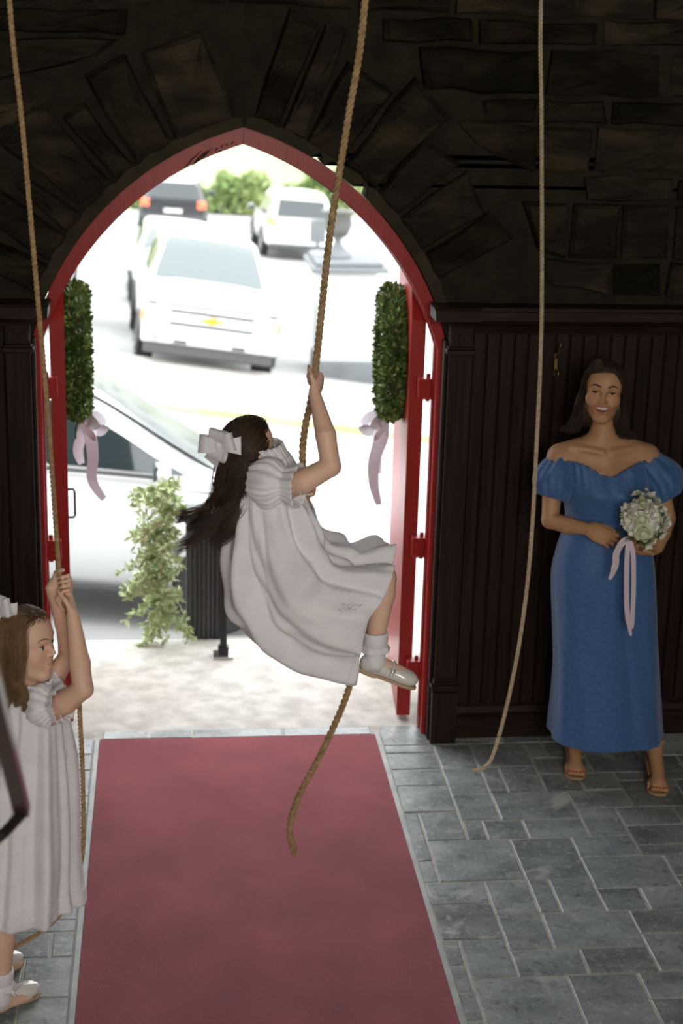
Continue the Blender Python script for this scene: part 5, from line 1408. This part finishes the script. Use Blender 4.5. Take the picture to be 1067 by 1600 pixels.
# ---------------------------------------------------------------- girl swinging on the bell rope
GB = Vector((.16, -1.80, 1.05))
girl = empty('person', GB); tag(girl, 'girl in a white dress swinging in the air on the thick bell rope', 'person')
GL = np.array(GB)
def swing_girl():
    S = Multi(Sdf((-.20, -2.02, 1.68), (.30, -1.60, 2.10), .0024), Sdf((-.14, -2.02, .98), (.52, -1.58, 1.72), .0036))
    C = V3(-.060, -1.795, 1.800); H = .200; B = basis((.74, .60, .12), up=(-.22, -.12, 1))
    S.chain([V3(.03, -1.79, 1.66), V3(-.03, -1.79, 1.735)], [.045, .036], .02); S.cap((-.03, -1.79, 1.73), C - H * .25 * B[:, 2], .036, .038, .02)
    S.chain([V3(.02, -1.79, 1.63), V3(.01, -1.79, 1.50), V3(.05, -1.79, 1.33)], [.075, .080, .090], .03)
    S.cap((.01, -1.87, 1.69), (.03, -1.70, 1.67), .038, .038, .02)
    sc = .74
    fR, nR = unit(V3(.36, .78, .52)), unit(V3(-.85, .4, .1)); sR = np.cross(fR, nR); WR = grip((.132, -1.80, 2.012), fR, nR, sR, sc)
    S.chain([V3(.015, -1.895, 1.705), V3(.095, -1.935, 1.745), V3(.172, -1.945, 1.792)], [.040, .036, .030], .008)
    S.chain([V3(.172, -1.945, 1.792), V3(.158, -1.915, 1.88), WR], [.030, .030, .019], .008)
    tR = hand(S, WR, fR, nR, sR, sc, ((62, 85, 55), (64, 85, 55), (66, 85, 55), (68, 85, 55)), ((.65, .6, .45), (.85, .15, .5), (.95, -.1, .35)), .004, .02)
    fL, sL = unit(V3(.75, -.35, .35)), V3(0, .3, .95); nL = np.cross(fL, sL); WL = grip((.112, -1.795, 1.678), fL, nL, sL, sc)
    S.chain([V3(.025, -1.69, 1.68), V3(.06, -1.675, 1.61), WL], [.036, .031, .020], .008)
    hand(S, WL, fL, nL, sL, sc, ((62, 85, 55), (64, 85, 55), (66, 85, 55), (68, 85, 55)), ((.65, .6, .45), (.85, .15, .5), (.95, -.1, .35)), .004, .02)
    S.chain([V3(.07, -1.84, 1.27), V3(.352, -1.872, 1.415)], [.055, .038], .01); S.chain([V3(.352, -1.872, 1.415), V3(.347, -1.89, 1.37), V3(.327, -1.90, 1.205)], [.040, .040, .027], .01)
    S.chain([V3(.07, -1.74, 1.31), V3(.330, -1.70, 1.395)], [.058, .040], .01); S.chain([V3(.330, -1.70, 1.395), V3(.29, -1.685, 1.30), V3(.215, -1.68, 1.115)], [.043, .042, .027], .01)
    S.cap((.327, -1.90, 1.205), (.335, -1.90, 1.15), .027, .024, .01); S.cap((.335, -1.90, 1.15), (.42, -1.90, 1.11), .022, .018, .01)
    S.cap((.215, -1.68, 1.115), (.222, -1.68, 1.07), .025, .022, .01); S.cap((.222, -1.68, 1.07), (.27, -1.68, 1.035), .02, .016, .01)
    head(S, C, B, H, child=True)
    V, F = S.mesh(1); np_mesh('body', V, F, M['skin'], girl, True, face_colors(V, C, B, H, SKG, child=True, lips=(.55, .22, .20)), GL)
    face_parts(girl, S, C, B, H, M['iris_g'], M['brow_l'], child=True)
    return C, B, H
SC_, SB_, SH_ = swing_girl()
def swing_dress():
    A = np.array([(.060, 1.790), (.082, 1.744), (.101, 1.668), (.143, 1.575), (.200, 1.502), (.271, 1.474), (.337, 1.478), (.374, 1.468), (.384, 1.450)])
    Bp = np.array([(-.045, 1.774), (-.083, 1.710), (-.106, 1.608), (-.115, 1.463), (-.104, 1.326), (-.035, 1.208), (.067, 1.126), (.190, 1.089), (.278, 1.079)])
    dy = np.array([.070, .115, .125, .140, .160, 0.178, .182, .178, .172]); n = 150; m_ = 90
    A, Bp, dy = catmull(A, m_), catmull(Bp, m_), catmull(dy[:, None], m_)[:, 0]; t = np.linspace(0, 2 * math.pi, n, endpoint=False); rows = []
    rng = np.random.default_rng(5); ph = rng.uniform(0, 6.28, 6)
    for i in range(m_):
        u = i / (m_ - 1); c = (A[i] + Bp[i]) / 2; h = (A[i] - Bp[i]) / 2
        # the ring bulges backwards below: gravity pulls the skirt down
        ct, st = np.cos(t), np.sin(t); p = 2.25
        ct2 = np.sign(ct) * np.abs(ct) ** (2 / p); st2 = np.sign(st) * np.abs(st) ** (2 / p)
        am = .011 * min(1, u * 3) * (1 - .5 * max(0, u - .75) * 4 * 0)
        w = u * 2.2
        f = am * (np.sin(t * 7 + ph[0] + w) + .7 * np.sin(t * 11 + ph[1] - 1.4 * w) + .5 * np.sin(t * 17 + ph[2] + .6 * w + 1.5 * np.sin(t * 2)))
        f += .006 * np.sin(t * 26 + 3 * np.sin(t * 3)) * max(0, 1 - u * 5)               # smocking under the collar
        f += .012 * np.sin(t * 3 + 6 * u + ph[3]) * math.sin(math.pi * u) + .010 * np.sin(t * 5 - 9 * u + ph[4]) * math.sin(math.pi * u) ** 2
        # crumple at the bend of the hip
        f += .014 * np.exp(-((u - .55) / .10) ** 2) * np.sin(11 * u * 2 + t * 4 + ph[5])
        f += .010 * min(1, u * 3) * ((1 - np.abs(np.sin(t * 4.5 + 1.1 + 1.2 * u + .5 * np.sin(5 * u)))) ** 3 + .8 * (1 - np.abs(np.sin(t * 6.5 + 2.0 - 1.6 * u))) ** 4) + .005 * np.exp(-((u - .45) / .25) ** 2) * np.sin(34 * u + 9 * np.sin(t * 2 + 1))
        f += .016 * np.exp(-((t - 5.9) / .5) ** 2) * max(0, u - .5) * 2
        k = 1 + f / .14
        x = c[0] + h[0] * ct2 * k; z = c[1] + h[1] * ct2 * k; y = -1.79 + dy[i] * st2 * k
        e = max(0, (u - .80) / .20) ** 2; x = x - .060 * e * np.clip(1 - np.abs(ct) * 1.1, 0, 1) * (st < 0); z = z + .012 * e * np.sin(t * 9 + 1)
        rows.append(np.stack([x, y, z], 1))
    R_ = np.array(rows); cloth('dress', R_, M['white'], girl, GL, thick=.003)
    # stitched hem band and embroidered flower on the skirt
    hem = R_[-7:-1] + 0.0; ctr = hem.mean(1, keepdims=True); hem = ctr + (hem - ctr) * 1.012; cloth('hem_band', hem, M['white'], girl, GL, thick=.003)
    j = int(n * .79); i0 = int(m_ * .74); c0 = R_[i0, j]; du = unit(R_[i0 + 2, j] - R_[i0 - 2, j]); dv = unit(R_[i0, j + 1] - R_[i0, j - 1]); no = unit(np.cross(du, dv)); no = no * (-1 if no[1] > 0 else 1)
    mb = MB()
    for k in range(7):
        a = k * .9; d = du * math.cos(a) + dv * math.sin(a); e = np.cross(no, d); o = c0 + no * .004 - GL; L = .03 + .008 * (k % 2)
        mb.tube([tuple(o), tuple(o + d * L * .5 + e * .008), tuple(o + d * L), tuple(o + d * L * .5 - e * .008), tuple(o)], .0012, 5)
    tag(mb.build('embroidery', M['bowm'], girl, smooth=True), 'white embroidered flower on the skirt', kind=None)
    # collar frill
    t = np.linspace(0, 2 * math.pi, n, endpoint=False); rows = []
    for k in range(6):
        q = R_[1]; c = q.mean(0); nr = (q - c); nr /= np.linalg.norm(nr, axis=1, keepdims=True); rows.append(q + V3(-.006, 0, .008) * k + nr * ((-.004 + .007 * k / 5 + .004 * np.sin(t * 24) * k / 5))[:, None])
    cloth('collar_frill', np.array(rows), M['white'], girl, GL, thick=.0015)
    puff(girl, (-.052, -1.862, 1.725), (.072, -1.928, 1.728), .068, GL)
    puff(girl, (-.02, -1.73, 1.70), (.045, -1.665, 1.655), .055, GL)
    # thin ties trailing from the cuff
    MB().tube([tuple(V3(.055, -1.985, 1.745) - GL), tuple(V3(.080, -1.995, 1.725) - GL), tuple(V3(.078, -1.995, 1.69) - GL), tuple(V3(.060, -1.99, 1.675) - GL)], .0016, 5).build('cuff_tie', M['white'], girl, smooth=True)
swing_dress()
shoe(girl, (.286, -1.90, 1.128), (.458, -1.90, 1.062), (.36, 0, .93), .033, GL)
shoe(girl, (.190, -1.68, 1.078), (.300, -1.68, 1.008), (.52, 0, .85), .032, GL, strap=False)
sock(girl, (.330, -1.90, 1.165), (.329, -1.90, 1.248), .032, .037, GL)
sock(girl, (.215, -1.68, 1.085), (.235, -1.68, 1.165), .031, .036, GL)

def girl_hair(root, C, B, H, loc, N_, hang, tip, colr, seed, hairline, target, wave, N_n=22, cap=1.0):
    """long hair: strands hug the scalp towards the back, then hang freely"""
    rng = np.random.default_rng(seed); R3 = H * np.array([.350, .418, .345]); c0 = C + H * (B @ V3(0, -.055, .175))
    S = Sdf(c0 - .13, c0 + .13, .004); S.ell(c0, R3 * .975, B, .01); S.ell(C + H * (B @ V3(0, .42, -.08)), H * np.array([.30, .33, .36]), B, .01, sub=True)
    V, F = S.mesh(2); np_mesh('hair_base', V, F, M['hair'], root, True, np.tile(np.array(colr), (len(V), 1)), loc)
    G, cols = [], []; T = unit(target); K = 34; locks = []
    while len(locks) < K:                       # each lock has its own path, curl and shade
        d = unit(rng.normal(size=3))
        if not hairline(d): continue
        T2 = unit(T + V3(d[0] * .75, 0, .25 * d[2]) + rng.normal(0, .08, 3)); p = c0 + B @ (T2 * R3 * 1.03)
        locks.append((d, T2, tip(p, rng.uniform(0, 1), rng), rng.uniform(0, 6.28), rng.uniform(.6, 1.5), rng.uniform(.6, 1.5)))
    LD = np.array([q[0] for q in locks])
    while len(G) < N_:
        d = unit(rng.normal(size=3))
        if not hairline(d): continue
        k = int(np.argmax(LD @ d + rng.normal(0, .06, K))); _, T2, last, ph, am, sh = locks[k]; lay = rng.uniform(1.0, 1.07); pts = []
        T3 = unit(T2 + rng.normal(0, .10, 3))
        for s_ in (0, .33, .66, 1.0):
            e = unit(d * (1 - s_) + T3 * s_ + 1e-4); pts.append(c0 + B @ (e * R3 * lay * (1 + .02 * s_)))
        p = pts[-1]; o = rng.normal(0, .009, 3); lf = rng.uniform(.88, 1.05)
        for s_ in (.2, .4, .6, .75, .9, 1.0):
            w = wave * am * (.3 * s_ + 1.1 * s_ ** 3); q = p + (last - p) * s_ * lf + o * (1 - .75 * s_) + hang(s_, p, rng) + w * V3(math.sin(s_ * 11 + ph), .7 * math.cos(s_ * 10 + ph), .45 * math.sin(s_ * 11 + ph + 1.2)); pts.append(q)
        G.append(catmull(pts, N_n)); cols.append(np.array(colr) * rng.uniform(.7, 1.3) * sh)
    G = np.array(G); R_ = np.linspace(1.1, .35, N_n)[None, :] * rng.uniform(.0007, .0013, (len(G), 1))
    strand_mesh('hair', G, R_, np.array(cols), M['hair'], root, loc)
def loose_locks(root, C, B, H, loc, guides, n_per, spread, curl, colr, seed):
    """separate curls that fall in front of the shoulders"""
    rng = np.random.default_rng(seed); G, cols = [], []
    for g in guides:
        P = C + H * (np.array(g) @ B.T); Q = catmull(P, 30); ph = rng.uniform(0, 6.28); sh = rng.uniform(.7, 1.4); s_ = np.linspace(0, 1, 30)
        Q = Q + curl * (s_ ** 1.5)[:, None] * np.stack([np.sin(s_ * 13 + ph), np.cos(s_ * 13 + ph), 0 * s_], 1)
        for _ in range(n_per):
            o = rng.normal(0, spread, 3); G.append(Q + o * (1 - .6 * np.abs(s_ - .1))[:, None] ); cols.append(np.array(colr) * sh * rng.uniform(.7, 1.3))
    G = np.array(G); R_ = np.linspace(1.1, .4, 30)[None, :] * rng.uniform(.0005, .0009, (len(G), 1)); strand_mesh('loose_locks', G, R_, np.array(cols), M['hair'], root, loc)
def swing_tip(p, g, rng):
    k = (p[0] + .17) / .16     # left strands swing out to the left
    x = -.100 - .125 * g - .03 * (1 - k); z = 1.540 + .022 * rng.normal() + .03 * g
    return V3(x + .012 * rng.normal(), p[1] * .75 - 1.83 * .25 + .015 * rng.normal(), z)
girl_hair(girl, SC_, SB_, SH_, GL, 3400, lambda s_, p, rng: V3(.030 * math.sin(math.pi * s_) - .020 * max(0, s_ - .75) * 4 * rng.random(), 0, .012 * max(0, s_ - .8) * 5 * rng.random()), swing_tip, (.046, .027, .015), 31,
          lambda d: not (d[1] > .30 and d[2] < .55 and abs(d[0]) < .9) and not (d[1] > .05 and d[2] < -.25) and d[2] > -.75, V3(0, -.80, -.55), .030)
# two loose locks on top of the shoulder line
ribbon_bow(girl, (-.150, -1.872, 1.838), (.95, -.25, .1), (-.1, -.1, 1), (-.55, -.80, .1), .055, GL, M['bowm'])

# ---------------------------------------------------------------- girl standing at the left, hauling on the thin rope
LB = Vector((-.80, -1.93, 0))
girl2 = empty('person', LB); tag(girl2, 'girl in a white dress standing on the floor pulling the thin bell rope', 'person')
LL = np.array(LB)
def stand_girl():
    S = Multi(Sdf((-.88, -2.12, .98), (-.48, -1.74, 1.52), .0024), Sdf((-1.05, -2.12, -.01), (-.55, -1.66, 1.03), .0036))
    C = V3(-.728, -1.945, 1.242); H = .214; B = basis((.86, -.40, .10), up=(-.16, .05, 1))
    S.chain([V3(-.735, -1.93, 1.02), V3(-.735, -1.935, 1.10)], [.05, .038], .02); S.cap((-.735, -1.935, 1.09), C - H * .25 * B[:, 2], .038, .038, .02)
    S.chain([V3(-.735, -1.93, .98), V3(-.755, -1.93, .84), V3(-.775, -1.93, .68)], [.085, .085, .095], .03); S.cap((-.675, -1.995, 1.035), (-.715, -1.865, 1.035), .042, .042, .03)
    sc = .74
    fR, nR = unit(V3(-.15, .80, .55)), unit(V3(-1, -.1, 0)); sR = np.cross(fR, nR); WR = grip((-.611, -1.962, 1.372), fR, nR, sR, sc)
    S.chain([V3(-.668, -1.995, 1.045), V3(-.615, -2.035, 1.09), V3(-.562, -2.06, 1.142)], [.040, .036, .031], .008); S.chain([V3(-.562, -2.06, 1.142), V3(-.570, -2.045, 1.22), WR], [.031, .031, .020], .008)
    hand(S, WR, fR, nR, sR, sc, ((62, 85, 55), (64, 85, 55), (66, 85, 55), (68, 85, 55)), ((.65, .6, .45), (.85, .15, .5), (.95, -.1, .35)), .004, .02)
    fL, sL = unit(V3(.80, -.32, .32)), V3(0, .3, .95); nL = np.cross(fL, sL); WL = grip((-.622, -1.957, 1.432), fL, nL, sL, sc)
    S.chain([V3(-.700, -1.865, 1.045), V3(-.655, -1.85, 1.105), V3(-.612, -1.845, 1.165)], [.036, .032, .028], .008); S.chain([V3(-.612, -1.845, 1.165), V3(-.622, -1.875, 1.28), WL], [.029, .029, .019], .008)
    hand(S, WL, fL, nL, sL, sc, ((62, 85, 55), (64, 85, 55), (66, 85, 55), (68, 85, 55)), ((.65, .6, .45), (.85, .15, .5), (.95, -.1, .35)), .004, .02)
    for hp_, kn, an in ((V3(-.785, -1.985, .66), V3(-.815, -2.005, .39), V3(-.845, -2.000, .095)), (V3(-.785, -1.875, .66), V3(-.83, -1.86, .39), V3(-.895, -1.81, .095))):
        S.chain([hp_, kn, kn * .6 + an * .4 + V3(-.01, 0, 0), an], [.066, .046, .045, .028], .01); S.cap(an, an + V3(.0, 0, -.06), .027, .025, .01); S.cap(an + V3(0, 0, -.06), an + V3(.08, .06, -.072), .022, .016, .01)
    head(S, C, B, H, child=True)
    V, F = S.mesh(1); np_mesh('body', V, F, M['skin'], girl2, True, face_colors(V, C, B, H, SKG, child=True, blush=.35, lips=(.55, .24, .21)), LL)
    face_parts(girl2, S, C, B, H, M['iris_g'], M['brow_l'], child=True, gaze=(-.05, .12))
    return C, B, H
LC_, LBs, LH_ = stand_girl()
def stand_dress():
    prof = catmull([(1.095, -.728, -1.935, .058, .060), (1.065, -.722, -1.932, .088, .090), (1.00, -.718, -1.93, .098, .100), (.86, -.728, -1.93, .122, .125), (.66, -.742, -1.935, .142, .148), (.46, -.752, -1.94, .155, .165), (.365, -.758, -1.942, .160, .172)], 80)
    n = 150; t = np.linspace(0, 2 * math.pi, n, endpoint=False); rows = []; ph = np.random.default_rng(2).uniform(0, 6.28, 5)
    for i, (z, cx, cy, a, b) in enumerate(prof):
        u = i / 79; f = .011 * min(1, u * 2) * (np.sin(t * 6 + ph[0] + .4 * u) + .7 * np.sin(t * 11 + ph[1] - .5 * u) + .4 * np.sin(t * 19 + ph[2])) + .005 * np.sin(t * 30) * max(0, 1 - u * 4)
        f += .006 * np.sin(14 * u + 3 * t + ph[3]) * u
        k = 1 + f / .13; x = cx + a * np.cos(t) * k; y = cy + b * np.sin(t) * k; zz = z + .010 * np.sin(t * 3 + ph[4]) * u ** 3
        rows.append(np.stack([x, y, zz + 0 * t], 1))
    R_ = np.array(rows); cloth('dress', R_, M['white'], girl2, LL)
    hem = R_[-10:-1]; c = hem.mean(1, keepdims=True); cloth('hem_band', c + (hem - c) * 1.012, M['white'], girl2, LL)
    rows = []
    for k in range(6):
        q = R_[1]; c = q.mean(0); nr = q - c; nr /= np.linalg.norm(nr, axis=1, keepdims=True); rows.append(q + V3(0, 0, .007) * k + nr * (.010 * k / 5 + .005 * np.sin(t * 22) * k / 5)[:, None])
    cloth('collar_frill', np.array(rows), M['white'], girl2, LL, thick=.0015)
    puff(girl2, (-.715, -1.975, 1.055), (-.628, -2.028, 1.078), .060, LL); puff(girl2, (-.72, -1.885, 1.055), (-.660, -1.855, 1.095), .054, LL)
    MB().tube([tuple(V3(-.628, -2.085, 1.07) - LL), tuple(V3(-.612, -2.09, 1.03) - LL), tuple(V3(-.612, -2.085, .93) - LL)], .0016, 5).build('cuff_tie', M['white'], girl2, smooth=True)
stand_dress()
shoe(girl2, (-.905, -1.995, .014), (-.735, -1.90, .014), (0, 0, 1), .034, LL)
shoe(girl2, (-.955, -1.83, .014), (-.805, -1.715, .014), (0, 0, 1), .034, LL)
sock(girl2, (-.848, -1.998, .075), (-.840, -2.001, .165), .033, .038, LL); sock(girl2, (-.898, -1.808, .075), (-.885, -1.82, .165), .033, .038, LL)
def stand_tip(p, g, rng):
    return V3(p[0] * .6 + (-.765 + .05 * rng.normal()) * .4 + .02 * g, p[1] + .012 * rng.normal() + (.0 if p[1] > -1.94 else -.015), 1.045 + .05 * g + .02 * rng.normal())
girl_hair(girl2, LC_, LBs, LH_, LL, 3600, lambda s_, p, rng: V3(.012 * math.sin(math.pi * s_), 0, 0), stand_tip, (.15, .092, .048), 41,
          lambda d: not (d[1] > .30 and d[2] < .62 and abs(d[0]) < .93) and not (d[1] > .25 and d[2] < -.1) and d[2] > -.75, V3(.05, -.55, -.70), .016)
ribbon_bow(girl2, (-.808, -1.945, 1.352), (.9, -.4, .1), (0, 0, 1), (-.5, -.8, .2), .055, LL, M['bowm'])

gl = []; rl_ = random.Random(77)
for k in range(17):
    a = k / 16; j = lambda q=.03: rl_.gauss(0, q)
    gl.append([(.20 + j(.02), .12 - .5 * a + j(), .42 - .06 * a + j(.02)), (.35 + j(.02), .13 - .45 * a + j(), .16 + j()), (.375 + j(.02), .10 - .42 * a + j(), -.10 + j()), (.36 + j(), .05 - .36 * a + j(), -.34 + j()), (.34 + j(.04), .06 - .34 * a + j(), -.55 + j()), (.36 + j(.05), .04 - .30 * a + j(.05), -.72 + j(.06))])
loose_locks(girl2, LC_, LBs, LH_, LL, gl, 150, .0075, .011, (.17, .105, .055), 19)
# ================================================================ BELL ROPES
M['rope'] = material('manila_rope', (.26, .165, .075), .85, (.40, .27, .14), 60, 3, .5, 350, bdist=.002)
M['rope2'] = material('pale_rope', (.42, .32, .20), .85, (.56, .44, .30), 60, 3, .5, 350, bdist=.002)
def rope(name, label, pts, R, mat, pitch):
    P = catmull(pts, 40 * (len(pts) - 1)); seg = np.r_[0, np.cumsum(np.linalg.norm(np.diff(P, axis=0), axis=1))]; n = int(seg[-1] / (pitch / 9)); s = np.linspace(0, seg[-1], n); Q = np.stack([np.interp(s, seg, P[:, k]) for k in range(3)], 1)
    root = empty(name, tuple(Q[-1])); tag(root, label, 'rope', 'bell ropes hanging from the ceiling'); T = np.gradient(Q, axis=0); T /= np.linalg.norm(T, axis=1, keepdims=True)
    A = np.cross(T, V3(0, 1, 0)); A /= np.linalg.norm(A, axis=1, keepdims=True); Bn = np.cross(T, A); m_ = 7; a = np.linspace(0, 2 * math.pi, m_, endpoint=False)
    for k in range(3):
        th = 2 * math.pi * s / pitch + k * 2.0944; C_ = Q + (A * np.cos(th)[:, None] + Bn * np.sin(th)[:, None]) * R * .50
        V = np.stack([C_ + (A * math.cos(x) + Bn * math.sin(x)) * R * .54 for x in a], 1); v, f = cloth_grid(V, True); np_mesh('strand', v, f, mat, root, True, None, Q[-1])
    return root
rope('bell_rope', 'thick tan bell rope the swinging girl hangs from', [(.29, -1.8, 5.2), (.272, -1.8, 3.9), (.251, -1.8, 3.113), (.211, -1.8, 2.779), (.167, -1.8, 2.449), (.131, -1.8, 2.029), (.106, -1.80, 1.875), (.100, -1.80, 1.780), (.111, -1.80, 1.676), (.150, -1.795, 1.503), (.216, -1.79, 1.291), (.262, -1.79, 1.073), (.256, -1.795, .985), (.177, -1.8, .784), (.109, -1.8, .638), (.083, -1.8, .534), (.089, -1.8, .476), (.104, -1.8, .428)], .0112, M['rope'], .058)
rope('bell_rope', 'thin tan bell rope pulled by the standing girl', [(-.79, -1.96, 5.2), (-.75, -1.96, 3.9), (-.720, -1.96, 3.085), (-.696, -1.96, 2.753), (-.667, -1.96, 2.262), (-.649, -1.96, 1.948), (-.629, -1.958, 1.482), (-.618, -1.96, 1.401), (-.606, -1.96, 1.33), (-.594, -1.95, 1.20), (-.580, -1.93, 1.10), (-.582, -1.90, 1.0), (-.578, -1.89, .807), (-.580, -1.88, .607), (-.590, -1.87, .463), (-.648, -1.87, .295), (-.729, -1.88, .215), (-.840, -1.90, .165), (-.93, -1.90, .14)], .0078, M['rope'], .042)
rope('bell_rope', 'pale bell rope hanging free beside the woman', [(1.02, -.5, 5.2), (1.035, -.5, 3.9), (1.049, -.5, 3.147), (1.080, -.5, 2.694), (1.126, -.5, 1.975), (1.138, -.5, 1.466), (1.140, -.5, 1.014), (1.120, -.5, .656), (1.079, -.5, .344), (1.036, -.5, .142), (.998, -.5, .084), (.953, -.5, .073)], .0085, M['rope2'], .046)

# ================================================================ STAIR HANDRAIL IN THE FOREGROUND
M['rail'] = material('mahogany_rail', (.030, .009, .008), .35, (.05, .015, .012), 6, 4, .1, 40, coat=.3)
hr = empty('stair_handrail', (-.66, -3.85, 0)); tag(hr, 'dark mahogany stair handrail end in front of the standing girl', 'handrail')
O = Vector(hr.location)
a = Vector((-.580, -3.80, 1.652)) - O; b = Vector((-.556, -4.85, 2.62)) - O; d = (b - a).normalized(); sd = d.cross(Vector((0, 0, 1))).normalized(); up = sd.cross(d)
sec = [(-.013, -.016), (.013, -.016), (.015, .004), (.010, .016), (-.010, .016), (-.015, .004)]
MB().loft([[a + sd * x + up * z for x, z in sec], [b + sd * x + up * z for x, z in sec]]).build('rail', M['rail'], hr, smooth=True, auto=35)
MB().tube([a + d * .03 - up * .02, a + Vector((-.03, .0, -.045)), a + Vector((-.075, .0, -.085))], .011, 8).build('rail_bracket', M['iron'], hr)
MB().box(-.030, .006, -.02, .02, 0, 1.58, bev=.004).build('newel_post', M['rail'], hr)
